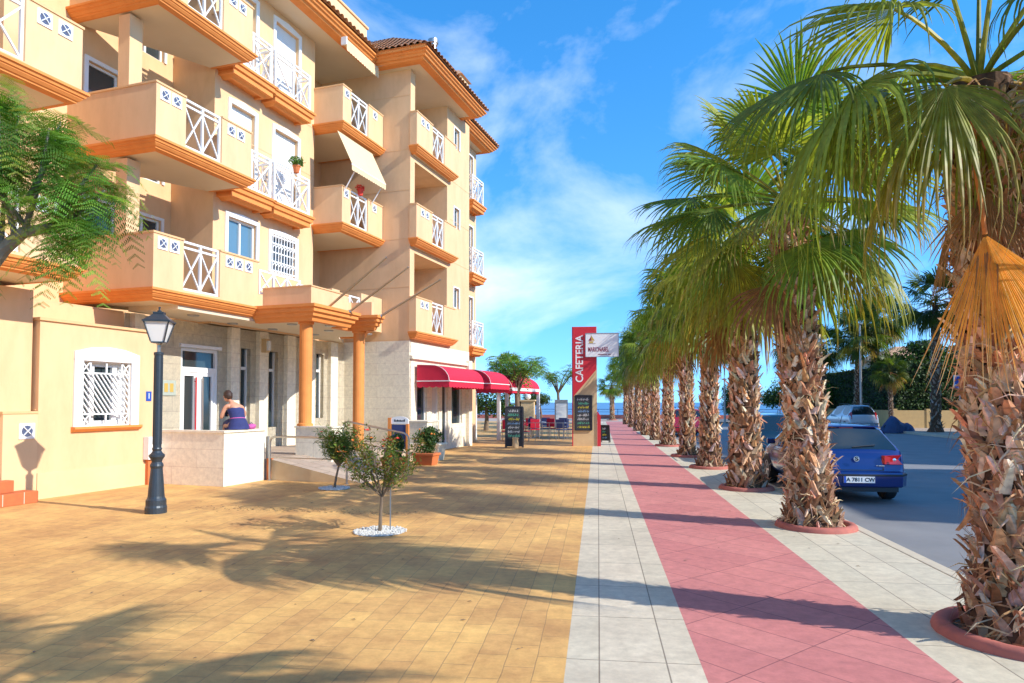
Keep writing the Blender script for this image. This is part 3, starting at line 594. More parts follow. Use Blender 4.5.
b = bmb('white_paint'); tg = t - .03; y0, y1, z0_, z1_ = 9.56, 10.61, 1.25, 2.47; a0, a1 = 1.47, 2.25
for z in (z0_, a0, a1, z1_): b.bar((tg, y0, z), (tg, y1, z), .028)
for y in (y0, y0 + .18, (y0 + y1) / 2, y1 - .18, y1): b.bar((tg, y, z0_), (tg, y, a0), .028); b.bar((tg, y, a1), (tg, y, z1_), .028)
b.bar((tg, y0, z0_), (tg, y0, z1_), .03); b.bar((tg, y1, z0_), (tg, y1, z1_), .03)
for ya, yb in ((y0, y0 + .18), (y1 - .18, y1)):
    for za, zb in ((z0_, a0), (a1, z1_)): b.bar((tg, ya, za), (tg, yb, zb), .02); b.bar((tg, ya, zb), (tg, yb, za), .02)
n = 11; Wd, Hd = y1 - y0, a1 - a0
for i in range(-7, n):
    ya = y0 + i * Wd / n; sl_ = 1.0 * 0.75; u0 = max(0, (y0 - ya) / (Hd * sl_)); u1 = min(1, (y1 - ya) / (Hd * sl_))
    if u1 > u0: b.bar((tg, ya + Hd * sl_ * u0, a1 - Hd * u0), (tg, ya + Hd * sl_ * u1, a1 - Hd * u1), .024)
b.build('window_grille', wn)
bmb('orange_trim').sweep([(t, 9.34), (t + .0, 10.83)], [(0, 1.24), (.11, 1.24), (.11, 1.2), (.05, 1.15), (0, 1.14)]).build('sill', wn)
b = bmb('sign_blue'); b.box((t, 11.0, 1.72), (t + .012, 11.13, 1.92)); pl = b.build('number_tile', an)
M = Matrix.Translation(Vector((t + .014, 11.065, 1.82)) - Vector(OFF)) @ Matrix(((0, 0, 1, 0), (1, 0, 0, 0), (0, 1, 0, 0), (0, 0, 0, 1)))
text_mesh('1', .17, 'white_paint', 'number', pl, M, .002)
# low garden wall with tile, gate post and brick steps
lw = thing('garden_wall', 'low yellow wall with one patterned vent tile left of the annex', 'wall', W(-11.7, 8.4), -ANG); OFF = (-11.7, 8.4, 0)
b = bmb('stucco_pale'); b.box((-11.8, 8.12, 0), (-11.645, 8.715, 1.5)); b.build('wall', lw); bmb('coping').box((-11.82, 8.10, 1.5), (-11.63, 8.716, 1.54)).build('coping', lw); vent(lw, -11.645, 8.52, 1.2, .27)
gp = thing('garden_gate', 'white gate at the far left edge beside the brick steps', 'gate', W(-11.75, 7.8), -ANG); OFF = (-11.75, 7.8, 0)
b = bmb('white_paint'); b.box((-11.78, 7.0, .5), (-11.74, 8.04, 1.45)); b.build('panel', gp); bmb('stucco_pale').box((-11.82, 8.04, 0), (-11.72, 8.12, 1.48)).build('post', gp)
for k_ in range(1): pass
sp = thing('brick_steps', 'two terracotta brick steps at the far left edge in front of the low wall', 'steps', W(-11.4, 8), -ANG); OFF = (-11.4, 8, 0)
b = bmb('brick_step'); b.box((-11.64, 6.5, 0), (-11.3, 8.5, .20)); b.build('step', sp, bevel=.01); b = bmb('brick_step'); b.box((-11.64, 6.5, .2), (-11.46, 8.2, .40)); b.build('step', sp, bevel=.01)
b = bmb('cream_wall')
for s in (6.9, 7.4, 7.9, 8.25): b.box((-11.305, s, .01), (-11.297, s + .012, .2))
for s in (6.8, 7.3, 7.8): b.box((-11.465, s, .21), (-11.457, s + .012, .4))
b.build('joint', sp)
# stone terrace wall where the woman sits, piers
OFF = (-9.9, 11.9, 0)
tw = thing('terrace_wall', 'pale stone terrace wall under the sitting woman', 'wall', W(-9.9, 11.9), -ANG)
b = bmb('stone_clad'); b.box((-11.63, 11.22, 0), (-9.85, 11.42, 1.08)); b.box((-10.05, 11.422, 0), (-9.852, 12.47, 1.08)); b.build('wall', tw)
b = bmb('sand_stone').use('stone_clad'); b.prism([(-11.63, 11.19), (-9.82, 11.19), (-9.82, 12.5), (-10.08, 12.5), (-10.08, 11.45), (-11.63, 11.45)], 1.08, 1.12); b.build('coping', tw)
for (t0, t1, s0, s1, lab) in ((-10.0, -9.02, 13.77, 14.2, 'pale stone pier under the first orange column'), (-10.3, -8.98, 18.8, 19.6, 'pale stone pier in front of the cafe wing beside the planter')):
    OFF = ((t0 + t1) / 2, s0, 0); p_ = thing('stone_pier', lab, 'pier', W(OFF[0], OFF[1]), -ANG)
    b = bmb('stone_clad'); b.box((t0, s0, 0), (t1, s1, 1.09)); b.build('pier', p_); b = bmb('stone_clad'); b.box((t0 - .03, s0 - .03, 1.09), (t1 + .03, s1 + .03, 1.13)); b.build('coping', p_)
# ------------------------------------------------------------------ palms
GREENS = [(.11, .175, .022), (.155, .215, .03), (.085, .135, .022), (.21, .24, .035), (.13, .19, .02), (.06, .10, .02)]
YELL = [(.33, .28, .04), (.40, .27, .06), (.28, .29, .045)]
DRY = [(.38, .20, .08), (.46, .28, .12), (.30, .15, .06)]
def jit(c, r, a=.15): k = 1 + r.uniform(-a, a); return tuple(max(0, x * k * (1 + r.uniform(-a, a) * .4)) for x in c)
def fan(b, P, T, S, Nn, bl, droop, col, r, nseg=40, us=(.03, .25, .45, .62, .8, 1), spread=115, fold=True, cup=.25, tip=None, join=.48, droopt=1.0):
    """one fan blade: P hub, T axis, S side, Nn normal"""
    dth = R(2 * spread) / nseg; dn = Vector((0, 0, -1))
    for k in range(nseg):
        th = R(-spread) + dth * (k + .5) + r.uniform(-.2, .2) * dth
        L = bl * (.66 + .34 * math.cos(th * .75)) * (r.uniform(.86, 1.06) if r.random() < .9 else r.uniform(.5, .85))
        d = (T * math.cos(th) + S * math.sin(th) - Nn * (cup * abs(math.sin(th)) ** 1.3)).normalized(); e = (S * math.cos(th) - T * math.sin(th)).normalized()
        b.col = bc = jit(col, r, .14); tw = r.uniform(-.25, .25); k0 = len(b.v); dr = droop * r.uniform(.75, 1.3); dt = droopt * r.uniform(.6, 1.5)
        for u in us:
            q = max(0, u - .45); sag = dr * u * u * .30 + dt * dr * q * q * 1.15
            p = P + d * L * (u - min(.55, .9 * sag * q)) + dn * L * sag + e * L * tw * q * q * .5
            wv = L * u * dth * .53 if u <= join else L * join * dth * .53 * max(.02, 1 - ((u - join) / (1 - join))) ** .8
            if fold: rg_ = Nn * wv * .55; b.v += [p - e * wv - rg_ * (1 if u > .1 else 0), p + rg_ * .4, p + e * wv - rg_ * (1 if u > .1 else 0)]
            else: b.v += [p - e * wv, p + e * wv + Nn * wv * .5]
        m = 3 if fold else 2
        for i in range(len(us) - 1):
            if tip and us[i] > .5: f_ = min(1, (us[i] - .5) * 2.2) * r.uniform(.4, 1); b.col = tuple(c0_ * (1 - f_) + c1_ * f_ for c0_, c1_ in zip(bc, jit(tip, r, .15)))
            for j in range(m - 1): b.quad(k0 + i * m + j, k0 + i * m + j + 1, k0 + (i + 1) * m + j + 1, k0 + (i + 1) * m + j)
def petiole(b, pts, r0, r1, col, r):
    b.col = jit(col, r); n = len(pts); b.tube(pts, [r0 + (r1 - r0) * i / (n - 1) for i in range(n)], 5, cap=False)
def leaf_at(b, hub, az, el, pl, bl, droop, col, r, **k):
    d0 = Vector((math.cos(el) * math.cos(az), math.cos(el) * math.sin(az), math.sin(el))); g_ = .2 * droop + .07
    pts = [hub + d0 * pl * t + Vector((0, 0, -g_ * pl * t * t)) for t in (0, .25, .5, .75, 1)]
    petiole(b, pts, .022, .011, (col[0] * 1.5, col[1] * 1.15, col[2] * 1.2), r)
    T = (pts[-1] - pts[-2]).normalized(); S = T.cross(Vector((0, 0, 1))); S = S.normalized() if S.length > .1 else Vector((1, 0, 0))
    Nn = S.cross(T).normalized(); ro = r.uniform(-.6, .6); S2 = S * math.cos(ro) + Nn * math.sin(ro); N2 = S2.cross(T).normalized()
    fan(b, pts[-1], T, S2, N2, bl, droop, col, r, **k)
def curve_pt(base, top, u, bow): p = base.lerp(top, u); return p + bow * math.sin(math.pi * u)
def palm_trunk(h, r0, r1, flare, lean, seed, nb, rings=True, shag=1.0, cols=None, fiber=0):
    r = random.Random(seed); b = MB(); b.use('boot'); cols = cols or [(.58, .34, .19), (.66, .45, .29), (.44, .21, .10), (.30, .14, .07), (.74, .56, .40), (.60, .29, .14)]
    top = Vector((*lean, h)); cen = lambda z: Vector((lean[0] * (z / h) ** 1.3, lean[1] * (z / h) ** 1.3, z))
    rad = lambda z: (r1 + (r0 - r1) * (1 - z / h)) + flare * math.exp(-z / .22)
    b.col = (.11, .055, .028); n = 16; k0 = len(b.v); zz = [h * i / 22 for i in range(23)]
    for z in zz:
        for j in range(n): a = 2 * math.pi * j / n; q = rad(z) * (.86 + .06 * math.sin(3 * a + z * 9)); b.v.append(cen(z) + Vector((q * math.cos(a), q * math.sin(a), 0)))
    for i in range(22):
        for j in range(n): b.quad(k0 + i * n + j, k0 + i * n + (j + 1) % n, k0 + (i + 1) * n + (j + 1) % n, k0 + (i + 1) * n + j)
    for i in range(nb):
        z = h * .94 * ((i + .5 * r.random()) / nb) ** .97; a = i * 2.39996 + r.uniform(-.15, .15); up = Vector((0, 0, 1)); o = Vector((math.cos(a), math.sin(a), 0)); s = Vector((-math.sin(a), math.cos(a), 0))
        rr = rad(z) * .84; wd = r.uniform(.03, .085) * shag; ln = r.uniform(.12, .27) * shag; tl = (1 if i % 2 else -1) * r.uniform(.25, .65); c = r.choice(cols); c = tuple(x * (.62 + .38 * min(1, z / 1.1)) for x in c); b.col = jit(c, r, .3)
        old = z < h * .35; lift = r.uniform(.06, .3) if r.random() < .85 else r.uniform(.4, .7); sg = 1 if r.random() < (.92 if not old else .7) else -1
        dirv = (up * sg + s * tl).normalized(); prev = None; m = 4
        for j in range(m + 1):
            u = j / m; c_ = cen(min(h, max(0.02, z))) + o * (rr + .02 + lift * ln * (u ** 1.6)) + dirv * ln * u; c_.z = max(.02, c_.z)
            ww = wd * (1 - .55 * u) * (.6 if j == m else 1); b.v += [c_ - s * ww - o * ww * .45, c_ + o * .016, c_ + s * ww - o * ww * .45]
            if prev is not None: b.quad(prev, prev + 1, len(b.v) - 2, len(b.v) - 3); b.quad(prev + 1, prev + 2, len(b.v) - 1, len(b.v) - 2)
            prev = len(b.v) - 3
    for i in range(fiber):
        z = h * r.random() ** 1.2; a = r.uniform(0, 6.28); o = Vector((math.cos(a), math.sin(a), 0)); s = Vector((-math.sin(a), math.cos(a), 0)); rr = rad(z) * .95
        c0 = cen(z) + o * rr; ln = r.uniform(.1, .3); d = (s * r.uniform(-1, 1) + o * r.uniform(0, .3) + Vector((0, 0, r.uniform(-1, .5)))).normalized(); b.col = jit(r.choice([(.62, .44, .26), (.50, .28, .13), (.36, .18, .08)]), r, .25)
        wv = r.uniform(.002, .007); q = d.cross(o); q = q.normalized() * wv if q.length > .05 else s * wv; p1, p2 = c0 + d * ln * .5 + o * .03, c0 + d * ln + Vector((0, 0, -ln * .25)); p1.z = max(p1.z, .02); p2.z = max(p2.z, .02)
        b.poly([c0 - q, c0 + q, p1 + q, p1 - q]); b.poly([p1 - q, p1 + q, p2])
    return b, top
def crown(top, seed, nl, pl, bl, near=False, sparse=False, dead=5, dark=1.0, us=None, lo=-40):
    r = random.Random(seed); b = MB(); b.use('leaf'); us = us or ((.03, .22, .42, .58, .74, .88, 1) if near else (.04, .45, .72, 1)); ns = 44 if near else 30
    for i in range(nl):
        f = (i + .5) / nl; az = i * 2.39996 + r.uniform(-.3, .3); el = R(78 - (78 - lo) * f ** .85 + r.uniform(-9, 9)); old = f
        col = r.choice(GREENS)
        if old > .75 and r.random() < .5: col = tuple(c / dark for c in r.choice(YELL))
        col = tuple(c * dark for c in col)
        tip = r.choice(DRY) if old > .6 and r.random() < .25 else None
        leaf_at(b, top + Vector((0, 0, .25 * (1 - f))), az, el, pl * r.uniform(.8, 1.15) * (.75 + .35 * math.sin(math.pi * min(1, f + .15))), bl * r.uniform(.88, 1.1), .16 + .42 * old + r.uniform(-.08, .22), col, r, nseg=ns, us=us, fold=near, tip=tip, droopt=1.3)
    for i in range(dead):
        leaf_at(b, top - Vector((0, 0, .15)), r.uniform(0, 6.28), R(-58 + r.uniform(-12, 12)), pl * .8, bl * .8, .6, r.choice(DRY), r, nseg=22, us=us, fold=near, spread=70)
    return b
def ring(name, label, loc, rad=.62, group='painted rings round the pavement palms', kind='ring_red'):
    t = thing(name, label, 'tree ring', loc, rnd.uniform(0, 6), group); b = MB(); b.use(kind); n = 28
    pr = [(rad, 0), (rad * .985, .045), (rad * .94, .07), (rad * .84, .072), (rad * .78, .05), (rad * .76, .012)]
    k0 = 0; rr = random.Random(hash(label) % 999 if 0 else len(label))
    for q, z in pr:
        for j in range(n): a = 2 * math.pi * j / n; b.v.append(Vector(((q + rr.uniform(-.008, .008)) * math.cos(a), (q + rr.uniform(-.008, .008)) * math.sin(a), z + rr.uniform(-.004, .004) * (z > .02))))
    for i in range(len(pr) - 1):
        for j in range(n): b.quad(i * n + j, i * n + (j + 1) % n, (i + 1) * n + (j + 1) % n, (i + 1) * n + j)
    b.build('kerb_ring', t, smooth=True)
    s = MB(); s.use('soil'); s.lathe([(rad * .77, .012), (rad * .5, .04), (.01, .06)], n=20); s.build('soil', t)
    return t
ORD = ['first', 'second', 'third', 'fourth', 'fifth', 'sixth', 'seventh', 'eighth', 'ninth', 'tenth', 'eleventh', 'twelfth', 'thirteenth']
GP = 'fan palms in the row along the kerb'
# near palm with its own fronds
HUB = Vector((2.86, 5.5, 4.22)); B1 = Vector((3.04, 5.42, 0))
p1 = thing('fan_palm', 'nearest fan palm with shaggy trunk and a hanging orange dead frond', 'palm tree', B1, 0, GP)
tb, tp = palm_trunk(4.1, .285, .25, .13, (-.17, .08), 11, 1100, shag=.88, fiber=1500); tb.build('trunk', p1)
H1 = tp + Vector((0, 0, .0)); r = random.Random(5); b = MB(); b.use('leaf')
USN = (.03, .2, .36, .5, .63, .76, .88, 1)
def custom(end, T, bl, droop, col, roll=0, sag=.12, spread=115, ns=50, tip=None, mid=None, start=None, dt=1.2, cup=.25):
    end = Vector(end) - B1; s0 = start or H1; T = Vector(T).normalized(); m_ = s0.lerp(end, .5) + Vector((0, 0, sag)); pts = [s0.lerp(m_, u).lerp(m_.lerp(end, u), u) for u in (0, .2, .4, .6, .8, 1)]
    petiole(b, pts, .024, .012, (col[0] * 1.5, col[1] * 1.2, col[2] * 1.3), r)
    S = T.cross(Vector((0, 0, 1))).normalized(); Nn = S.cross(T).normalized(); S2 = S * math.cos(roll) + Nn * math.sin(roll); N2 = S2.cross(T).normalized()
    fan(b, pts[-1], T, S2, N2, bl, droop, col, r, nseg=ns, us=USN, spread=spread, tip=tip, droopt=dt, cup=cup)
G0, G1, G2, G3 = (.18, .25, .03), (.24, .31, .04), (.14, .20, .03), (.31, .35, .05)
custom((1.72, 5.45, 4.24), (-1, .1, -.30), 1.10, .55, G2, .25, .22)
custom((1.86, 5.15, 3.98), (-.75, -.25, -.75), 1.15, .8, G1, -.2, .20, dt=1.4)
custom((2.20, 5.30, 4.62), (-1, -.1, .05), 1.0, .5, G3, .1, .16)
custom((2.3, 5.9, 4.25), (-.8, .5, -.5), 1.1, .7, G2, .2, .15)
custom((2.75, 5.35, 4.05), (-.25, -.2, -1), 1.0, .5, G3, .6, .05, spread=80)
custom((2.4, 5.1, 4.95), (-.5, -.3, .8), .95, .4, G1, .2, .1)
custom((2.9, 5.2, 5.2), (.05, -.2, 1), 1.0, .3, G3, .7, .05)
custom((3.3, 5.1, 4.9), (.6, -.4, .6), 1.0, .4, G1, -.2, .1)
custom((3.5, 5.2, 4.35), (.9, -.3, -.3), 1.1, .7, G0, .2, .15)
custom((3.1, 4.8, 4.5), (.3, -.9, -.1), 1.05, .7, G2, 0, .15)
custom((3.3, 6.0, 4.4), (.5, .8, -.2), 1.1, .7, G0, 0, .15)
custom((3.7, 5.8, 4.1), (.9, .3, -.6), 1.0, .8, YELL[0], .2, .1)
custom((2.7, 6.2, 4.6), (-.3, .9, .1), 1.05, .6, G1, .3, .15)
custom((2.35, 4.9, 3.85), (-.5, -.4, -1), .95, .9, YELL[2], .5, .1, tip=DRY[1])
custom((3.0, 5.7, 5.1), (.1, .4, 1), .95, .3, G2, .1, .05)
custom((3.15, 5.05, 3.75), (.25, -.45, -1), .95, .8, YELL[1], .2, .1, tip=DRY[0])
custom((2.55, 5.95, 3.9), (-.4, .5, -1), 1.0, .8, YELL[0], .4, .1)
custom((2.05, 5.95, 3.95), (-.8, .3, -.7), 1.05, .8, G1, -.3, .15)
b.build('crown', p1)
# hanging orange dead frond
b = MB(); b.use('dry_leaf'); r = random.Random(8)
Pd = Vector((2.66, 5.06, 2.86)) - B1
petiole(b, [H1 - Vector((.05, .1, .25)), H1 + Vector((-.25, -.38, -.45)), Pd + Vector((-.05, -.02, .4)), Pd], .028, .016, (.75, .36, .10), r)
fan(b, Pd, Vector((.20, -.10, -1)).normalized(), Vector((.89, -.45, .1)).normalized(), Vector((-.45, -.89, .0)).normalized(), 1.12, .04, (.92, .42, .07), r, nseg=50, us=(.02, .15, .3, .5, .68, .82, .92, 1), spread=35, cup=-.3, tip=(.85, .66, .42), join=.5)
b.build('dead_frond', p1)
r = random.Random(21); b = MB(); b.use('dry_leaf')
for az, el, ln in ((2.2, -70, .7), (4.4, -62, .8), (5.6, -66, .8), (.4, -64, .9)): leaf_at(b, H1 - Vector((0, 0, .25)), az, R(el), .6, ln, .3, r.choice(DRY), r, nseg=26, us=USN, spread=45)
b.build('dead_frond', p1)
# row palms: four distinct palms, the others share their shapes
row = [(2.88, 9.8), (2.87, 13.9), (2.85, 18.2), (2.76, 21.9), (2.68, 27.0), (2.56, 31.4), (2.45, 36.0), (2.34, 41.0), (2.28, 47.0), (2.15, 53.0)]
rowlab = ['second fan palm of the row, in front of the blue hatchback', 'third fan palm of the row, a thick trunk left of the dark teal car', 'fourth fan palm of the row, on a flared brown base', 'fifth fan palm of the row from the camera', 'sixth fan palm of the row, beside the red car', 'seventh fan palm of the row from the camera', 'eighth fan palm of the row from the camera', 'ninth fan palm of the row from the camera', 'tenth fan palm of the row, third from the sea end', 'eleventh fan palm of the row, slim, second from the sea end']
protos = []
spec = [(4.35, .29, .21, .13, (-.28, .05), 31, 760, 36), (4.4, .31, .21, .10, (-.02, .06), 32, 620, 36), (4.3, .30, .20, .16, (.03, 0), 33, 560, 34), (4.35, .28, .20, .12, (-.05, .1), 34, 520, 34)]
for i, (x, y) in enumerate(row):
    if i < 4:
        h, r0, r1, fl, ln, sd_, nb, nl = spec[i]; t = thing('fan_palm', rowlab[i], 'palm tree', (x, y, 0), 0, GP)
        tb, tp = palm_trunk(h, r0, r1, fl, ln, sd_, nb, shag=1.0 if i else .95, fiber=1100 if i == 0 else 300); tb.build('trunk', t)
        crown(tp, sd_ * 3, nl + 4, 1.2, 1.15, near=(i == 0), dead=1, dark=1.5, us=(.03, .25, .45, .62, .8, 1) if i == 1 else None, lo=-36).build('crown', t); protos.append(t); t.scale = (.86, .86, 1) if i > 1 else (1, 1, 1)
    else: t = copy_tree(protos[1 + i % 3]); t.location = (x, y, 0); t.rotation_euler = (0, 0, i * 1.7); t['label'] = rowlab[i]; t.scale = (.80, .80, .97 + .02 * ((i * 7) % 5 - 2))
ring0 = ring('tree_ring', 'red painted ring round the base of the nearest fan palm', (3.07, 5.42, 0), .60)
ring1 = ring('tree_ring', 'red painted ring round the palm in front of the blue hatchback', (2.93, 9.8, 0), .52)
rl = ['red painted ring round the third fan palm of the row', 'red painted ring round the fourth fan palm of the row', 'red painted ring round the fifth fan palm of the row', 'red painted ring round the sixth fan palm of the row']
for (x, y), l_ in zip(row[1:5], rl): t = copy_tree(ring1); t.location = (x, y, 0); t['label'] = l_
# the row goes on behind the camera's right shoulder and throws the shade in the foreground
for (x, y), l_ in zip(((2.95, 1.0), (2.95, -3.4)), ('fan palm of the row just outside the right edge of the picture', 'fan palm of the row behind the camera')):
    t = copy_tree(protos[0]); t.location = (x, y, 0); t.rotation_euler = (0, 0, y + 3); t['label'] = l_
# lone palm at the sea end
t = copy_tree(protos[3]); t.location = (1.3, 64.5, 0); t.scale = (.8, .8, .72); t['label'] = 'small lone fan palm at the sea end of the pink strip'; del t['group']
t = copy_tree(ring1); t.location = (1.3, 64.5, 0); t['label'] = 'red painted ring round the lone palm at the sea end'
# far side palms: tall, slim, sparse dark crowns
def tall_palm(h, seed, nl=26, bl=.95, dark=.6):
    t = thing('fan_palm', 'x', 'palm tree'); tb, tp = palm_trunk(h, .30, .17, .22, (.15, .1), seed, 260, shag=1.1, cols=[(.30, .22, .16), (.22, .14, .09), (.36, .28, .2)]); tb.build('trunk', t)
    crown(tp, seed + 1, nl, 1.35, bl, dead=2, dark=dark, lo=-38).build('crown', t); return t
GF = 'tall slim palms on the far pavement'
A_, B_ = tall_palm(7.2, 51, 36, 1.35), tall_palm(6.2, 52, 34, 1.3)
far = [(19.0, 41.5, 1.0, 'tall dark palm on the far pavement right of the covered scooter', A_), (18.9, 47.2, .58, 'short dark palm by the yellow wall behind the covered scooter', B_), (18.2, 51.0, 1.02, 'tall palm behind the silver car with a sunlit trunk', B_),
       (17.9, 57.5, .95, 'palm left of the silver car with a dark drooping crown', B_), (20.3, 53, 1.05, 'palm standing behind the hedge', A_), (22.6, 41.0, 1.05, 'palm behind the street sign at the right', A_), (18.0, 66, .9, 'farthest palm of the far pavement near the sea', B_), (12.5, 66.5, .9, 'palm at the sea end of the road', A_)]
used = set()
for x, y, s_, l_, pr_ in far:
    t = pr_ if pr_.name not in used else copy_tree(pr_); used.add(pr_.name); t.location = (x, y, 0); t.scale = (s_, s_, s_); t.rotation_euler = (0, 0, x * 3 + y); tag(t, l_, 'palm tree', GF)
# ------------------------------------------------------------------ broadleaf helpers
def leaf_blob(b, lobes, n, size, cols, r, flat=.5):
    for i in range(n):
        c, rad = lobes[i % len(lobes)]; a = r.gauss(0, 1), r.gauss(0, 1), r.gauss(0, 1); v = Vector(a).normalized(); q = r.random() ** .33
        p = Vector(c) + Vector((v.x * rad[0], v.y * rad[1], v.z * rad[2])) * q * (1 + .12 * r.gauss(0, 1)); b.col = jit(r.choice(cols), r, .3)
        n_ = (v + Vector((r.gauss(0, .7), r.gauss(0, .7), r.gauss(0, .7) + .3))).normalized(); a_ = n_.orthogonal().normalized(); a_ = Matrix.Rotation(r.uniform(0, 6.28), 3, n_) @ a_; b_ = n_.cross(a_); s = size * r.uniform(.6, 1.4)
        b.poly([p - a_ * s, p - b_ * s * flat, p + a_ * s, p + b_ * s * flat])
HG = [(.035, .075, .015), (.05, .10, .02), (.028, .06, .014), (.07, .12, .025)]
LG = [(.10, .20, .03), (.13, .24, .035), (.08, .16, .03)]
def broad_tree(label, loc, h, lobes, n, size, cols, trunk_r=.12, group=None, name='tree', bark='bark'):
    r = random.Random(int(loc[0] * 31 + loc[1] * 7)); t = thing(name, label, 'tree', loc, 0, group); b = MB(); b.use(bark)
    zt = min(c[2] for c, _ in lobes); b.tube([(0, 0, 0), (.05, .03, zt * .5), (0, .05, zt)], [trunk_r * 1.3, trunk_r, trunk_r * .8], 9)
    for c, rad in lobes: b.tube([(0, .05, zt * .95), (c[0] * .5, c[1] * .5, (zt + c[2]) / 2), (c[0] * .9, c[1] * .9, c[2])], [trunk_r * .6, trunk_r * .4, trunk_r * .15], 6)
    b.build('trunk', t); b = MB(); b.use('leaf_matt'); leaf_blob(b, lobes, n, size, cols, r); b.build('crown', t); return t
# pinnate feathery foliage (flame-tree like fronds)
def frond(b, p, d, ln, r, cols, sag=.5, npin=9, lod=1):
    d = d.normalized(); s = d.cross(Vector((0, 0, 1))); s = s.normalized() if s.length > .1 else Vector((1, 0, 0)); pts = []
    for i in range(npin + 1): u = i / npin; pts.append(p + d * ln * u + Vector((0, 0, -sag * ln * u * u)))
    c = jit(r.choice(cols), r, .25); b.col = (c[0] * 1.3, c[1] * .9, c[2]); b.bar(pts[0], pts[-1], .003) if 0 else None
    for i in range(1, npin + 1):
        t_ = (pts[i] - pts[i - 1]).normalized(); up = s.cross(t_).normalized(); L = ln * .34 * math.sin(math.pi * (.12 + .80 * i / (npin + 1)))
        for sg in (-1, 1):
            e = (s * sg + t_ * .45 + Vector((0, 0, -.22 + r.uniform(-.25, .2)))).normalized(); q = pts[i]; b.col = jit(c, r, .18)
            if lod: # leaflets along the pinna
                nl = 7; w_ = L / nl * 1.05
                for k in range(nl):
                    a0 = q + e * L * (k + .1) / nl; lw = L * .17 * (1 - .5 * k / nl); f = t_
                    for g2 in (-1, 1): b.poly([a0, a0 + f * lw * g2 + e * w_ * .35, a0 + f * lw * g2 * .9 + e * w_ * .75, a0 + e * w_ * .5])
            else:
                w_ = ln * .045; b.poly([q, q + e * L * .5 + t_ * w_, q + e * L, q + e * L * .5 - t_ * w_])
# left feathery tree: trunk stands outside the frame, crown reaches in
FT = Vector((-6.85, 5.9, 0)); ft = thing('feathery_tree', 'feathery leaved tree reaching in at the upper left with a curved grey branch', 'tree', FT + Vector((-.22, 0, .0)))
r = random.Random(77); b = MB(); b.use('bark_grey')
def br(pts, r0, r1): n = len(pts); b.tube([Vector(p) - FT for p in pts], [r0 + (r1 - r0) * i / (n - 1) for i in range(n)], 9); return pts
br([(-6.85, 5.9, 0), (-6.8, 5.9, 1.0), (-6.65, 5.85, 1.9), (-6.4, 5.85, 2.3)], .13, .10)
br([(-6.42, 5.85, 2.25), (-6.0, 5.8, 2.55), (-5.66, 5.8, 2.84), (-5.42, 5.83, 3.16), (-5.22, 5.84, 3.32), (-4.95, 5.9, 3.38)], .095, .045)
br([(-6.5, 5.85, 2.2), (-6.5, 6.1, 2.9), (-6.3, 6.2, 3.6), (-6.0, 6.1, 4.3)], .08, .03); br([(-6.5, 5.85, 2.2), (-6.9, 5.6, 3.0), (-7.3, 5.5, 3.8)], .07, .03)
tips = [((-5.3, 5.84, 3.26), (-5.35, 5.7, 3.8), (-5.3, 5.6, 4.6)), ((-5.22, 5.84, 3.32), (-5.0, 5.75, 3.7), (-4.85, 5.7, 4.25)), ((-4.95, 5.9, 3.38), (-4.7, 5.9, 3.5), (-4.45, 5.92, 3.72)), ((-4.95, 5.9, 3.38), (-4.7, 5.8, 3.35), (-4.55, 5.8, 3.3)),
        ((-5.45, 5.83, 3.1), (-5.6, 6.0, 3.6), (-5.55, 6.1, 4.6)), ((-5.6, 5.8, 2.9), (-5.8, 5.6, 3.4), (-5.75, 5.5, 4.0)), ((-6.3, 6.2, 3.6), (-5.9, 5.9, 4.0), (-5.6, 5.8, 4.8)), ((-5.1, 5.75, 3.6), (-5.05, 5.95, 4.1), (-5.0, 6.0, 4.45)), ((-5.2, 5.8, 3.4), (-5.3, 5.5, 3.75), (-5.5, 5.3, 4.1)), ((-4.9, 5.9, 3.5), (-4.75, 5.95, 3.75), (-4.6, 6.0, 4.0))]
allp = []
for tset in tips: br(tset, .03, .010); allp += [Vector(tset[1]).lerp(Vector(tset[2]), u) for u in (0, .35, .7, 1)]
for q in ((-7.3, 5.5, 3.8), (-6.9, 5.6, 3.4), (-6.0, 6.1, 4.3), (-6.3, 6.2, 3.8), (-7.0, 6.2, 4.2)): allp += [Vector(q)] * 3
b.build('trunk', ft); b = MB(); b.use('leaf'); FG = [(.15, .32, .05), (.10, .24, .035), (.22, .38, .06), (.08, .18, .03), (.27, .34, .06)]
for q in allp:
    for k in range(8):
        az = r.uniform(0, 6.28); el = R(r.uniform(-35, 45)); d = Vector((math.cos(az) * math.cos(el), math.sin(az) * math.cos(el), math.sin(el)))
        frond(b, q - FT + Vector((r.gauss(0, .06), r.gauss(0, .06), r.gauss(0, .05))), d, r.uniform(.34, .58), r, FG, sag=r.uniform(.35, 1.05), npin=11)
b.build('crown', ft)
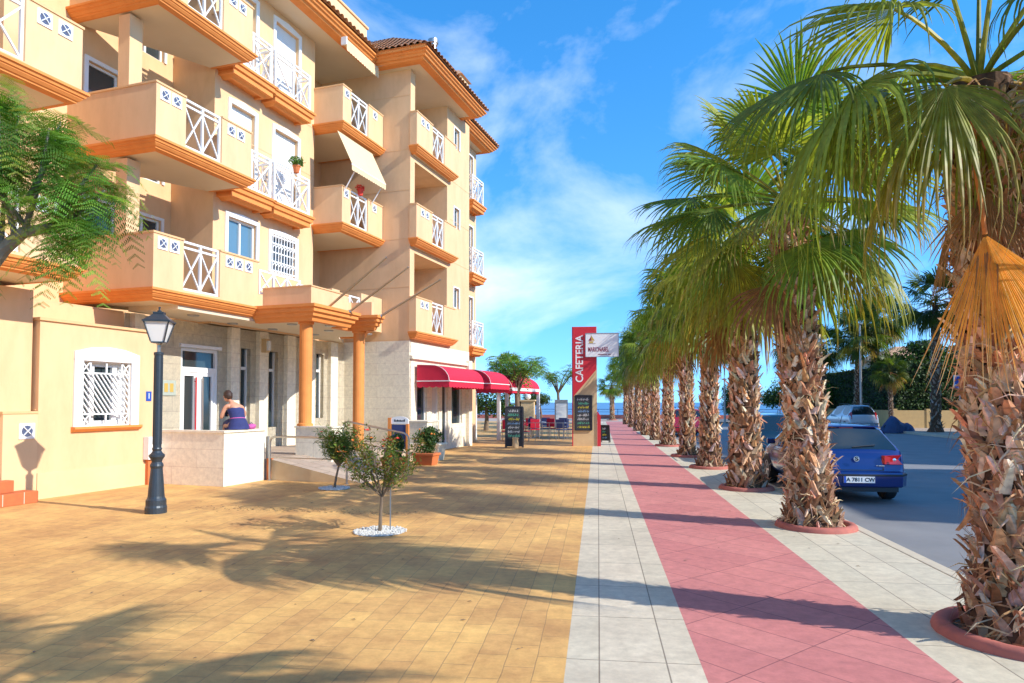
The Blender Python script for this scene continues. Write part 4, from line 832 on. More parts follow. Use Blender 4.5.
def feathery(label, loc, h, spread, seed, n=60, group='feathery trees beyond the cafe'):
    t = thing('feathery_tree', label, 'tree', loc, 0, group); r = random.Random(seed); b = MB(); b.use('bark'); zt = h * .52; ends = []
    b.tube([(0, 0, 0), (.04, .02, zt * .5), (-.02, 0, zt)], [.15, .12, .10], 9)
    for k in range(7):
        a = k * .9 + r.uniform(-.2, .2); e = Vector((math.cos(a) * spread * r.uniform(.55, .9), math.sin(a) * spread * r.uniform(.55, .9), h * r.uniform(.78, .95))); m_ = Vector((e.x * .45, e.y * .45, zt + (e.z - zt) * .6)); b.tube([(-.02, 0, zt * .97), m_, e], [.07, .045, .015], 6); ends += [m_.lerp(e, u) for u in (.3, .6, .85, 1)]
    b.build('trunk', t); b = MB(); b.use('leaf_matt')
    for i in range(n * 4):
        q = r.choice(ends); az = r.uniform(0, 6.28); el = R(r.uniform(-10, 50)); d = Vector((math.cos(az) * math.cos(el), math.sin(az) * math.cos(el), math.sin(el))); frond(b, q + Vector((r.gauss(0, .1), r.gauss(0, .1), r.gauss(0, .08))), d, r.uniform(.5, .85), r, LG + FG, sag=r.uniform(.3, .8), npin=7, lod=0)
    b.build('crown', t); return t
feathery('feathery tree behind the tall chalkboard near the red awnings', (-3.65, 30.8, 0), 3.9, 1.05, 3, 40)
feathery('feathery tree right of the stone pillar at the end of the cafe terrace', (-5.2, 45, 0), 5.0, 2.3, 4)
feathery('smaller feathery tree left of the cafe sign pylon, far back', (-3.0, 52, 0), 4.6, 2.2, 5)
for (x, y, l_, s_) in ((-6.6, 40, 'bushy green tree seen under the last red awning', 1.0), (-9.2, 44, 'dark tree behind the cafe terrace posts', 1.1)):
    broad_tree(l_, (x, y, 0), 3, [((0, 0, 1.9 * s_), (1.5, 1.3, .9)), ((.8, .3, 1.4), (.9, .9, .6)), ((-.9, 0, 1.5), (1.0, .9, .7))], 2600, .09, HG + LG[:1])
t = copy_tree(protos[2]); t.location = (-7.3, 55, 0); t.scale = (.8, .8, .95); t['label'] = 'fan palm by the two globe lamps at the sea front'; del t['group']
# clipped mushroom-shaped tree
ct = thing('clipped_tree', 'clipped flat-topped tree with dark canopy left of the pylon sign', 'tree', (-4.1, 46, 0)); r = random.Random(4); b = MB(); b.use('bark')
for x in (-.35, .35, 0): b.tube([(x, 0, 0), (x * .8, .05, 1.0), (x * .5, 0, 1.6)], [.07, .06, .05], 7)
b.build('trunk', ct); b = MB(); b.use('leaf_matt'); leaf_blob(b, [((0, 0, 1.85), (1.0, 1.0, .42)), ((0, 0, 1.95), (.95, .95, .4))], 3600, .055, HG, r); b.build('crown', ct)
# ------------------------------------------------------------------ right background: yellow wall, hedge, trees
yw = thing('boundary_wall', 'low yellow wall below the dark hedge on the far side of the road', 'wall', (20, 48, 0)); b = MB((20, 48, 0)); b.use('wall_yellow'); b.box((19.4, 48.0, 0), (34, 48.25, 1.15)); b.box((19.4, 48.25, 0), (19.65, 64, 1.15))
for i in range(8): b.box((19.35 + i * 2.05, 47.96, 0), (19.6 + i * 2.05, 48.3, 1.25))
b.build('wall', yw)
r = random.Random(14)
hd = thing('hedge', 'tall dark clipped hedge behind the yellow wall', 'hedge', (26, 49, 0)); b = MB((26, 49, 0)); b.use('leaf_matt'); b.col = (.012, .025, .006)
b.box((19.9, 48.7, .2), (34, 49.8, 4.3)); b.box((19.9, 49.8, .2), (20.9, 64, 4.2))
def hface(n, f, nrm_):
    for i in range(n):
        p = f(); b.col = jit(r.choice(HG), r, .35); n_ = (Vector(nrm_) + Vector((r.gauss(0, .6), r.gauss(0, .6), r.gauss(0, .6)))).normalized(); a_ = n_.orthogonal().normalized(); a_ = Matrix.Rotation(r.uniform(0, 6.28), 3, n_) @ a_; b_ = n_.cross(a_); s = r.uniform(.05, .13); b.poly([p - a_ * s, p - b_ * s * .6, p + a_ * s, p + b_ * s * .6])
hface(12000, lambda: Vector((r.uniform(19.8, 34), 48.62 + r.gauss(0, .09), r.uniform(.3, 4.4))), (0, -1, .2)); hface(3500, lambda: Vector((r.uniform(19.8, 34), r.uniform(48.6, 49.9), 4.35 + r.gauss(0, .1))), (0, 0, 1)); hface(5000, lambda: Vector((19.85 + r.gauss(0, .09), r.uniform(48.6, 64), r.uniform(.3, 4.3))), (-1, 0, .2))
b.build('foliage', hd)
broad_tree('spreading green tree above the hedge behind the short dark palm', (22.0, 50.6, 0), 5, [((0, 0, 4.7), (2.1, 1.5, .9)), ((1.8, 0, 4.9), (1.5, 1.2, .8)), ((-1.6, .3, 4.3), (1.3, 1.2, .8)), ((.4, 0, 5.5), (1.1, 1.0, .5))], 7000, .10, HG + [(.07, .15, .02)])
broad_tree('bright green bush glowing behind the silver car', (18.6, 62, 0), 3, [((0, 0, 2.0), (1.7, 1.5, 1.2)), ((1.4, .3, 2.5), (1.2, 1.1, 1.0)), ((-1.2, .2, 1.4), (1.1, 1.0, .8))], 5200, .10, [(.20, .34, .03), (.16, .28, .03), (.24, .38, .05)])
broad_tree('dark clipped cypress block beside the sea view', (11.6, 62, 0), 3, [((0, 0, 1.9), (.85, .8, 1.0)), ((0, 0, 2.6), (.8, .8, .8)), ((0, 0, 1.2), (.8, .8, .7))], 5200, .07, HG)
broad_tree('loose green tree at the right edge above the hedge', (27.0, 51, 0), 5, [((0, 0, 4.3), (2.2, 1.5, 1.0)), ((2.4, 0, 4.6), (1.8, 1.2, 1.0)), ((-2.0, .3, 4.0), (1.4, 1.2, .8))], 6000, .11, HG + LG)
broad_tree('round mid green tree left of the silver car at the end of the hedge', (16.6, 63.5, 0), 4, [((0, 0, 2.6), (1.6, 1.4, 1.2)), ((1.0, 0, 3.4), (1.1, 1.0, .8)), ((-1.1, .2, 2.0), (1.1, 1.0, .8))], 5200, .10, HG + LG[:1] + [(.09, .17, .03)])
for q_ in ((16.2, 58, 1.0, 'palm with a round crown seen left of the light column', B_), (21.2, 56, 1.12, 'tallest palm rising behind the hedge and the light column', A_)):
    t = copy_tree(q_[4]); t.location = (q_[0], q_[1], 0); t.scale = (q_[2],) * 3; t['label'] = q_[3]
# villas beyond the hedge
def villa(label, x, y, w_, d_, h, wallm='cream_wall'):
    t = thing('house', label, 'house', (x, y, 0)); OFFv = (x, y, 0)
    b = MB(OFFv); b.use(wallm); b.wall('y', y, x, x + w_, 0, h, [(x + w_ * .15, x + w_ * .3, h - 1.7, h - .6), (x + w_ * .6, x + w_ * .8, h - 1.7, h - .6)], .15, -1); b.box((x, y + .3, 0), (x + w_, y + d_, h - .002)); b.build('wall', t)
    for a0, a1 in ((.15, .3), (.6, .8)): b = MB(OFFv); b.use('glass_dark').box((x + w_ * a0, y + .14, h - 1.7), (x + w_ * a1, y + .16, h - .6)); b.build('window', t)
    b = MB(OFFv); b.use('rooftile'); o = .4; b.prism([(x - o, y - o), (x + w_ + o, y - o), (x + w_ + o, y + d_ + o), (x - o, y + d_ + o)], h, h + .12); b.prism([(x - o, y - o), (x + w_ + o, y - o), (x + w_ + o, y + d_ + o), (x - o, y + d_ + o)], h + .12, h + 1.3, [(x + w_ * .35, y + d_ * .45), (x + w_ * .65, y + d_ * .45), (x + w_ * .65, y + d_ * .55), (x + w_ * .35, y + d_ * .55)]); b.build('roof', t); return t
villa('cream house with brown tiled roof half hidden behind the hedge', 23.5, 60, 6, 6, 5.2)
# two unseen blocks added across the road, outside the frame, to shade the carriageway
def block(label, y0, y1, h):
    t = thing('shade_block', label, 'building', (26, y0, 0)); O = (26, y0, 0); H_ = [(y, y + 1.3, z, z + 1.5) for y in [y0 + 1 + 2.6 * i for i in range(int((y1 - y0 - 2) / 2.6))] for z in (1.0, 4.0, 7.0, 10.0)]
    b = MB(O); b.use('cream_wall'); b.wall('t', 23.6, y0, y1, 0, h, H_, .2, -1); b.box((23.82, y0 + .01, 0), (33, y1 - .01, h - .01)); b.poly([(23.6, y0, 0), (23.9, y0, 0), (23.9, y0, h), (23.6, y0, h)]); b.poly([(23.6, y1, 0), (23.9, y1, 0), (23.9, y1, h), (23.6, y1, h)]); b.build('wall', t)
    b = MB(O); b.use('rooftile').box((23.3, y0, h), (33.2, y1, h + .25)); b.build('roof', t)
    for q in H_: b = MB(O); b.use('glass_dark').box((23.79, q[0], q[2]), (23.815, q[1], q[3])); b.build('window', t)
block('unseen cream block added across the road for shade, the one nearer the camera', 5.4, 14.0, 12.6)
block('unseen cream block added across the road for shade, the one farther away', 16.9, 38.5, 12.6)
# ------------------------------------------------------------------ street lamp
lp = thing('street_lamp', 'dark iron street lamp with a square glass lantern on the ochre paving', 'street lamp', (-6.74, 9.78, 0), R(20))
b = MB(); b.use('lamp_iron')
b.lathe([(.155, 0), (.155, .09), (.145, .12), (.145, .2), (.125, .23), (.118, .26), (.105, .45), (.085, .68), (.09, .70), (.098, .72), (.09, .75), (.072, .78), (.085, .82), (.112, .86), (.112, .89), (.08, .92), (.062, .95), (.072, .98), (.066, 1.0)], n=20)
b.lathe([(.062, .99), (.062, 2.42), (.07, 2.43), (.07, 2.46), (.06, 2.47)], n=16)
for k in range(10): a = k * .628; b.bar((.062 * math.cos(a), .062 * math.sin(a), 1.05), (.06 * math.cos(a), .06 * math.sin(a), 2.38), .010)
pole = b.build('pole', lp)
b = MB(); b.use('steel').lathe([(.03, 2.46), (.03, 2.58), (.045, 2.6), (.045, 2.62)], n=12); b.build('neck', lp)
b = MB(); b.use('lamp_iron'); z0, z1 = 2.63, 2.93; w0, w1 = .095, .175
b.box((-w0, -w0, z0 - .02), (w0, w0, z0))
for i, j in ((1, 1), (1, -1), (-1, 1), (-1, -1)): b.bar((i * w0, j * w0, z0), (i * w1, j * w1, z1), .016)
b.prism([(-w1 - .02, -w1 - .02), (w1 + .02, -w1 - .02), (w1 + .02, w1 + .02), (-w1 - .02, w1 + .02)], z1, z1 + .025)
b.prism([(-w1 - .01, -w1 - .01), (w1 + .01, -w1 - .01), (w1 + .01, w1 + .01), (-w1 - .01, w1 + .01)], z1 + .025, z1 + .13, [(-.07, -.07), (.07, -.07), (.07, .07), (-.07, .07)])
b.prism([(-.075, -.075), (.075, -.075), (.075, .075), (-.075, .075)], z1 + .13, z1 + .16); b.lathe([(.03, z1 + .16), (.035, z1 + .18), (.012, z1 + .2), (.012, z1 + .22), (.02, z1 + .23), (.0, z1 + .25)], n=10)
ln_ = b.build('lantern', lp)
b = MB(); b.use('lamp_glass'); b.prism([(-w0 + .01, -w0 + .01), (w0 - .01, -w0 + .01), (w0 - .01, w0 - .01), (-w0 + .01, w0 - .01)], z0, z1, [(-w1 + .01, -w1 + .01), (w1 - .01, -w1 + .01), (w1 - .01, w1 - .01), (-w1 + .01, w1 - .01)]); b.build('glass', ln_)
# ------------------------------------------------------------------ handrails of the ramp
def handrail(label, pts):
    t = thing('handrail', label, 'handrail', W(pts[0][0], pts[0][1]), -ANG, 'steel handrails of the ramp'); O = Vector((pts[0][0], pts[0][1], 0))
    b = MB(O); b.use('steel'); a, c = Vector(pts[0]), Vector(pts[1]); h = .95; la, lc = a + Vector((0, 0, h)), c + Vector((0, 0, h)); d = (lc - la).normalized()
    b.tube([a, a + Vector((0, 0, h - .12)), a + Vector((0, 0, h - .04)) + d * .03, la + d * .12, lc - d * .12, c + Vector((0, 0, h - .05)) - d * .02, c + Vector((0, 0, h - .13)), c], .024, 10); b.build('rail', t)
    b = MB(O); b.use('steel'); m_ = a.lerp(c, .97); b.tube([a + Vector((0, 0, .5)), c + Vector((0, 0, .5))], .012, 8); b.build('mid_rail', t)
    for q in (a, c): b = MB(O); b.use('steel').lathe([(.055, 0), (.055, .015)], q, 12); b.build('foot_plate', t)
handrail('steel handrail starting at the stone terrace wall beside the ramp', [(-9.7, 12.45, .0), (-7.75, 12.4, 0)])
handrail('steel handrail farther along the ramp behind the red flowering shrubs', [(-9.1, 14.4, .3), (-7.35, 14.4, 0)])
b = MB((-9.83, 12.46, 0)); b.use('grey_metal').bar((-9.83, 12.5, 0), (-9.83, 12.5, .95), .05); o = b.build('bollard', None); o.location = W(-9.83, 12.5); o.rotation_euler = (0, 0, -ANG)
o.name = 'metal_post'; tag(o, 'thin grey metal post touching the end of the stone terrace wall', 'post')
# ------------------------------------------------------------------ flowering shrubs with gravel circles
def shrub(label, loc, h, rx, seed, stem_h, n, flowers, lean=0, grasses=False, rad=.33):
    t = thing('flowering_shrub', label, 'shrub', loc, 0, 'red flowering shrubs in gravel circles'); r = random.Random(seed); b = MB(); b.use('bark'); ends = []
    b.tube([(0, 0, 0), (lean * .3, 0, stem_h * .5), (lean * .7, .01, stem_h)], [.028, .022, .02], 7)
    for k in range(13):
        a = k * 2.4 + r.uniform(-.3, .3); q = r.uniform(.3, 1); e = Vector((lean + math.cos(a) * rx * q, math.sin(a) * rx * q * .9, stem_h + (h - stem_h) * r.uniform(.45, 1.0) * (1.1 - .35 * q))); m_ = Vector((lean * .7 + (e.x - lean) * .45, e.y * .45, stem_h + (e.z - stem_h) * .4)); b.tube([(lean * .7, .01, stem_h * .95), m_, e], [.014, .010, .004], 5); ends += [m_.lerp(e, u) for u in (.15, .4, .6, .8, 1)] + [m_]
    b.build('stem', t); b = MB(); b.use('leaf'); cl = [(.10, .17, .03), (.14, .21, .04), (.07, .12, .025), (.20, .20, .04), (.24, .13, .04)]
    for i in range(n):
        q = r.choice(ends) + Vector((r.gauss(0, .055), r.gauss(0, .055), r.gauss(0, .05))); d = Vector((r.gauss(0, 1), r.gauss(0, 1), r.gauss(.35, .8))).normalized(); s = d.orthogonal().normalized(); s = Matrix.Rotation(r.uniform(0, 6.28), 3, d) @ s; L = r.uniform(.035, .075) if not grasses else r.uniform(.08, .16); wv = L * (.17 if not grasses else .05); b.col = jit(r.choice(cl if not grasses else cl[:3]), r, .3); b.poly([q, q + d * L * .5 + s * wv, q + d * L, q + d * L * .5 - s * wv])
    b.build('foliage', t)
    for i in range(flowers):
        q = r.choice(ends[4::6] + ends[3::6]) + Vector((r.gauss(0, .04), r.gauss(0, .04), .02)); b = MB(); b.use('flower_red' if r.random() < .7 else 'flower_orange')
        for k in range(7): a = k * .9; d = Vector((math.cos(a), math.sin(a), r.uniform(.1, .7))) * r.uniform(.035, .055); s = Vector((-math.sin(a), math.cos(a), 0)) * .02; b.poly([q, q + d * .6 + s, q + d, q + d * .6 - s])
        b.build('flower', t)
    return t
def gravel(label, loc, rad, seed):
    t = thing('gravel_circle', label, 'gravel circle', loc, 0, 'white gravel circles round the shrubs'); r = random.Random(seed); b = MB(); b.use('gravel'); b.lathe([(rad, .003), (rad * .96, .012), (.01, .014)], n=22)
    for i in range(int(520 * rad / .33)):
        a = r.uniform(0, 6.28); q = rad * math.sqrt(r.random()) * 1.04; s = r.uniform(.008, .02); c = Vector((q * math.cos(a), q * math.sin(a), .012)); b.lathe([(s, 0), (s * .8, s * .7), (s * .2, s)], c, 5, ph=a)
    b.build('gravel', t)
shrub('open shrub with red flowers on a thin stem in the nearer gravel circle', (-2.84, 8.72, 0), 1.46, .60, 5, .48, 2600, 14, .03)
gravel('white gravel circle round the nearer red flowering shrub', (-2.84, 8.72, 0), .33, 1)
shrub('drooping green shrub with few red flowers on a leaning trunk by the ramp', (-5.15, 12.95, 0), 1.3, .60, 9, .45, 3600, 5, .12, True)
gravel('white gravel circle round the leaning shrub by the ramp', (-5.15, 12.95, 0), .30, 2)
b = MB((-2.72, 8.78, 0)); b.use('grey_metal').bar((-2.72, 8.78, 0), (-2.72, 8.78, .95), .014); o = b.build('plant_stake', None, loc=(-2.72, 8.78, 0)); tag(o, 'thin grey stake beside the stem of the nearer red flowering shrub', 'stake')
def mkplanter(label, t_, s_, w_, d_, h, m, seed, flw=0, ph=.45, pname='planter'):
    t = thing(pname, label, 'planter', W(t_, s_), -ANG, 'planters by the cafe wing'); b = MB(); b.use(m); b.prism([(-w_ / 2, -d_ / 2), (w_ / 2, -d_ / 2), (w_ / 2, d_ / 2), (-w_ / 2, d_ / 2)], 0, h - .06, [(-w_ / 2 - .05, -d_ / 2 - .05), (w_ / 2 + .05, -d_ / 2 - .05), (w_ / 2 + .05, d_ / 2 + .05), (-w_ / 2 - .05, d_ / 2 + .05)]); b.build('trough', t, bevel=.01)
    b = MB(); b.use(m).box((-w_ / 2 - .08, -d_ / 2 - .08, h - .06), (w_ / 2 + .08, d_ / 2 + .08, h)); b.build('rim', t, bevel=.01)
    r = random.Random(seed); b = MB(); b.use('leaf_matt'); leaf_blob(b, [((0, 0, h + ph * .35), (w_ * .55, d_ * .55, ph * .6)), ((w_ * .2, 0, h + ph * .5), (w_ * .35, d_ * .4, ph * .5))], 1500, .035, [(.05, .11, .02), (.09, .17, .03), (.035, .08, .015)], r); b.build('plant', t)
    for i in range(flw): q = Vector((r.uniform(-w_ / 2, w_ / 2), r.uniform(-d_ / 2, d_ / 2), h + ph * r.uniform(.6, .95))); bb = MB(); bb.use('flower_orange').lathe([(.01, -.02), (.035, 0), (.01, .03)], q, 6); bb.build('flower', t)
mkplanter('pale planter with dark green plants next to the stone pier by the cafe', -8.75, 18.3, .9, .45, .5, 'stone_clad', 3)
mkplanter('orange planter with yellow green bush behind the red flowering shrub', -8.1, 16.9, .5, .35, .32, 'terracotta', 4, 6, .75)
mkplanter('orange planter with small flowers nearer the handrail', -8.25, 15.4, .45, .35, .32, 'terracotta', 6, 5, .6)
# menu stand with arched top
mb_ = thing('menu_stand', 'orange framed menu stand with a white arched top in front of the second column', 'menu stand', W(-8.6, 16.3), -R(5)); b = MB(); b.use('orange_trim')
b.box((-.31, -.04, 0), (-.22, .04, 1.28)); b.build('post', mb_); b = MB(); b.use('orange_trim'); b.box((.2, -.04, 0), (.27, .04, 1.12)); b.build('post', mb_)
b = MB(); b.use('navy_paint').box((-.2, -.02, .45), (.19, .02, 1.1)); b.build('panel', mb_)
b = MB(); b.use('white_paint'); k = 0; arc = [(-.24, 1.12), (.26, 1.12)] + [(.01 + .25 * math.cos(a), 1.22 + .10 * math.sin(a)) for a in [R(x) for x in range(0, 181, 18)]]
b.v = [Vector((x, y, z)) for y in (-.025, .025) for x, z in arc]; n_ = len(arc); b.quad(*range(n_)); b.quad(*range(2 * n_ - 1, n_ - 1, -1)); [b.quad(i, (i + 1) % n_, n_ + (i + 1) % n_, n_ + i) for i in range(n_)]
b.use('dark'); r = random.Random(2); x = -.13
while x < .16: w_ = r.uniform(.015, .035); b.box((x, -.03, 1.18), (x + w_, -.026, 1.18 + r.uniform(.03, .06))); x += w_ + .012
b.build('header', mb_)
# flower pots on railings
for t_, s_, z_, lab, m, fol in ((-11.62, 15.9, L2 + 1.06, 'terracotta pots with green plants on the upper middle balcony rail', 'terracotta', True), (-11.1, 18.4, L2 + 1.1, 'red flower pot on the balcony rail under the cream awning', 'flower_red', False)):
    t = thing('flower_pot', lab, 'flower pot', W(t_, s_, z_), -ANG); b = MB(); b.use(m)
    b.lathe([(.07, 0), (.10, .16), (.115, .17), (.115, .2), (.09, .2)], n=12); b.build('pot', t)
    if fol: b = MB(); b.use('leaf_matt'); leaf_blob(b, [((0, 0, .32), (.2, .22, .13))], 420, .035, LG, random.Random(6)); b.build('plant', t)
    else: b = MB(); b.use('flower_red'); leaf_blob(b, [((0, 0, .24), (.15, .15, .09))], 260, .03, LG, random.Random(6)); b.build('flowers', t)
# ------------------------------------------------------------------ cafe sign pylon
py = thing('cafe_sign', 'tall red and tan cafeteria sign pylon with menu board and white side plate', 'sign', (-.50, 26.7, 0), R(0)); b = MB()
HW, H_ = .46, 4.62; b.use('sand_stone'); b.box((-HW, -.16, 0), (HW, .16, 2.2)); b.use('sand_stone').prism([(-HW, -.16), (HW, -.16), (HW, .16), (-HW, .16)], 2.2, H_); bo = b.build('pylon_body', py)
b = MB(); b.use('red_paint'); f = [(-HW, 1.9), (HW * .95, 2.95), (HW * .95, H_ - .01), (-HW, H_ - .01)]; b.v = [Vector((x, y, z)) for y in (-.185, -.162) for x, z in f]; b.quad(0, 1, 2, 3); [b.quad(i, (i + 1) % 4, 4 + (i + 1) % 4, 4 + i) for i in range(4)]; b.box((-HW - .04, -.17, 0), (-HW - .002, .17, H_)); b.build('red_panel', py)
b = MB(); b.use('tan_stripe')
for dz in (.12, .3, .48): b.bar((-HW + .05 + dz * .3, -.17, 1.9 - dz + .35 * 0), (HW - .03, -.17, 2.95 - dz), .03, .012)
b.build('stripe', py)
MX = Matrix(((1, 0, 0, 0), (0, 0, -1, 0), (0, 1, 0, 0), (0, 0, 0, 1)))
text_mesh('CAFETERIA', .40, 'white_paint', 'lettering', py, Matrix.Translation((-.20, -.19, 3.37)) @ MX @ Matrix.Rotation(R(90), 4, 'Z'), .004, .92, .008)
pl_ = MB(); pl_.use('white_paint').box((.04, -.235, 3.45), (1.28, -.195, 4.34)); pl_.build('side_plate', py); pp = [c for c in py.children if c.name.startswith('side_plate')][0]
b = MB(); b.use('grey_metal')
for a, c in (((.03, -.24, 3.44), (1.29, -.24, 3.44)), ((.03, -.24, 4.35), (1.29, -.24, 4.35)), ((.03, -.24, 3.44), (.03, -.24, 4.35)), ((1.29, -.24, 3.44), (1.29, -.24, 4.35))): b.bar(a, c, .02)
b.build('frame', pp)
text_mesh('MARIONABEL', .25, 'sign_text_red', 'lettering', pp, Matrix.Translation((.52, -.237, 3.72)) @ MX, .003, .52, .004)
b = MB(); b.use('sign_text_red'); b.box((.5, -.239, 3.52), (.85, -.236, 3.545)); b.box((.88, -.239, 3.52), (1.0, -.236, 3.545)); b.build('small_line', pp)
b = MB(); Y = -.238; b.use('gold'); b.poly([(.14, Y, 4.04), (.34, Y, 4.04), (.31, Y, 3.97), (.18, Y, 3.97)]); b.poly([(.25, Y - .001, 4.06), (.25, Y - .001, 4.27), (.38, Y - .001, 4.07)]); b.use('sign_text_red').poly([(.24, Y - .001, 4.06), (.24, Y - .001, 4.22), (.14, Y - .001, 4.07)]); b.use('gold_dark').box((.243, Y - .003, 4.03), (.248, Y, 4.3)); b.poly([(.10, Y, 3.955), (.42, Y, 3.955), (.40, Y, 3.94), (.12, Y, 3.94)]); b.build('emblem', pp)
def chalk(parent, x0, x1, z0, z1, y, seed, rows=8, frame='dark'):
    b = MB(); b.use('board_black').box((x0, y - .02, z0), (x1, y + .01, z1)); bd = b.build('menu_board', parent)
    b = MB(); b.use(frame)
    for a, c in (((x0, z0), (x1, z0)), ((x0, z1), (x1, z1)), ((x0, z0), (x0, z1)), ((x1, z0), (x1, z1))): b.bar((a[0], y - .025, a[1]), (c[0], y - .025, c[1]), .04)
    b.build('frame', bd); r = random.Random(seed); b = MB(); h = (z1 - z0 - .12) / rows
    for i in range(rows):
        b.use(['chalk_w', 'chalk_g', 'chalk_y', 'chalk_b', 'chalk_w'][i % 5]); z = z1 - .08 - h * (i + .75); x = x0 + .06 + r.uniform(0, .04)
        while x < x1 - .08 - r.uniform(0, .1): w_ = r.uniform(.012, .03); hh = h * r.uniform(.35, .7); b.bar((x, y - .024, z), (x + w_, y - .024, z + hh), .009, .003, up=(0, 1, 0)) if r.random() < .6 else b.bar((x, y - .024, z + hh * .5), (x + w_, y - .024, z + hh * .4), .009, .003, up=(0, 1, 0)); x += w_ * 1.05
    b.build('chalk_writing', bd)
chalk(py, -.38, .26, .62, 1.95, -.175, 3)
b = MB(); b.use('red_paint').box((HW + .005, -.2, 0), (HW + .14, -.06, 1.15)); b.prism([(HW + .005, -.2), (HW + .14, -.2), (HW + .14, -.06), (HW + .005, -.06)], 1.15, 1.32, [(HW + .005, -.2), (HW + .03, -.2), (HW + .03, -.06), (HW + .005, -.06)]); b.build('red_fin', py)
sb = thing('chalkboard_sign', 'tall chalkboard menu sign on a dark stand beside the red awnings', 'menu board', (-3.12, 25.4, 0), R(6)); chalk(sb, -.30, .32, .32, 1.52, 0, 5, 7)
b = MB(); b.use('dark'); b.box((-.34, -.05, 0), (-.27, .05, 1.5)); b.build('post', sb); b = MB(); b.use('dark'); b.box((.29, -.05, 0), (.36, .05, 1.5)); b.build('post', sb); b = MB(); b.use('dark').box((-.3, -.02, .04), (.3, .03, .3)); b.build('base', sb)
bk = MB(); bk.use('sand_stone').lathe([(.11, 0), (.12, .05), (.105, .3), (.12, .38), (.0, .40)], n=12); o = bk.build('stone_bollard', None, loc=(-3.05, 25.2, 0)); tag(o, 'short tan stone bollard in front of the tall chalkboard', 'bollard')
ab = thing('pavement_sign', 'small dark pavement board standing just right of the cafe pylon', 'pavement board', (.28, 29.0, 0), R(-10)); chalk(ab, -.18, .18, .1, .72, 0, 8, 4); b = MB(); b.use('dark'); b.bar((-.18, .25, 0), (-.18, 0, .72), .03); b.bar((-.18, -.03, 0), (-.18, 0, .72), .03); b.build('leg', ab); b = MB(); b.use('dark'); b.bar((.18, .25, 0), (.18, 0, .72), .03); b.bar((.18, -.03, 0), (.18, 0, .72), .03); b.build('leg', ab)
# ------------------------------------------------------------------ terrace awning frame, tables and chairs
OFF = (-9.4, 31, 0)
pg = thing('terrace_canopy', 'white post frame with a red awning beyond the cafe building', 'canopy', W(-9.4, 31), -ANG)
red_awning(28.6, 33.0, pg, t0=-11.3, out=1.75, z1=2.95, z0=2.30)
for t_, s_ in ((-10.2, 28.7), (-9.6, 32.9), (-11.3, 33.0), (-11.3, 28.6)): bmb('white_paint').box((t_ - .07, s_ - .07, 0), (t_ + .07, s_ + .07, 2.2)).build('post', pg)
bmb('white_paint').box((-9.66, 28.6, 2.2), (-9.52, 33, 2.34)).build('beam', pg); bmb('white_paint').box((-11.3, 28.63, 2.2), (-9.67, 28.77, 2.34)).build('beam', pg)
def cafe_chair(label, grp, m, loc, rz, src=None):
    if src: t = copy_tree(src); t.location = loc; t.rotation_euler = (0, 0, rz); t['label'] = label; return t
    t = thing('cafe_chair', label, 'chair', loc, rz, grp); b = MB(); b.use(m).box((-.21, -.21, .43), (.21, .21, .47)); b.build('seat', t, bevel=.01)
    b = MB(); b.use(m); b.box((-.21, .18, .52), (.21, .215, .92)); b.build('backrest', t, bevel=.01)
    for x in (-.19, .19):
        for y in (-.18, .19): b = MB(); b.use('steel').tube([(x, y, 0), (x, y, .43 if y < 0 else .9)], .013, 6); b.build('leg', t)
    return t
def cafe_table(label, grp, top, loc, src=None, cloth=False):
    if src: t = copy_tree(src); t.location = loc; t['label'] = label; return t
    t = thing('cafe_table', label, 'table', loc, 0, grp); b = MB(); b.use(top).lathe([(.38, .70), (.39, .715), (.38, .735)], n=20); b.build('table_top', t); b = MB(); b.use('steel').lathe([(.22, 0), (.22, .02), (.03, .05), (.03, .70)], n=12); b.build('pedestal', t)
    return t
GC, GN, GT = 'red chairs under the terrace canopy', 'navy chairs on the cafe terrace', 'tables on the cafe terrace'
c0 = t0_ = None
for i, (t_, s_, a) in enumerate(((-9.55, 27.9, .3), (-8.85, 28.0, 2.8), (-9.9, 29.6, 1.4), (-8.9, 30.0, 3.4), (-9.6, 31.4, .2), (-8.5, 31.6, 2.9))):
    l_ = ['red chair nearest the corner of the cafe building', 'red chair in front of the nearest white canopy post', 'red chair deep under the canopy by the wall side', 'red chair behind the nearest white canopy post', 'red chair at the back of the canopy on the wall side', 'red chair at the back of the canopy, street side'][i]
    c0_ = cafe_chair(l_, GC, 'red_fabric', W(t_, s_), -ANG + a, c0); c0 = c0 or c0_
for i, (t_, s_) in enumerate(((-9.2, 28.6), (-9.3, 30.8))): q = cafe_table(['round table with a red top beside the nearest white canopy post', 'round table with a red top at the back of the canopy'][i], GT, 'red_fabric', W(t_, s_), t0_); t0_ = t0_ or q
c1 = t1 = None
navy = ((-3.05, 32.0, .2, 'navy chair just right of the tall chalkboard'), (-2.5, 32.4, 1.7, 'navy chair second to the right of the tall chalkboard'), (-2.6, 34.5, 3.1, 'navy chair behind the second one right of the chalkboard'), (-1.65, 31.0, 2.9, 'navy chair nearest the left side of the pylon sign'), (-1.2, 31.4, 1.4, 'navy chair partly hidden by the pylon sign'), (-1.7, 33.6, .1, 'navy chair behind the table left of the pylon sign'), (-3.9, 33.5, 1.2, 'navy chair behind the tall chalkboard, left side'), (-3.4, 36.5, 2.0, 'navy chair farthest back on the cafe terrace'))
for x, y, a, l_ in navy: q = cafe_chair(l_, GN, 'navy_paint', (x, y, 0), a, c1); c1 = c1 or q
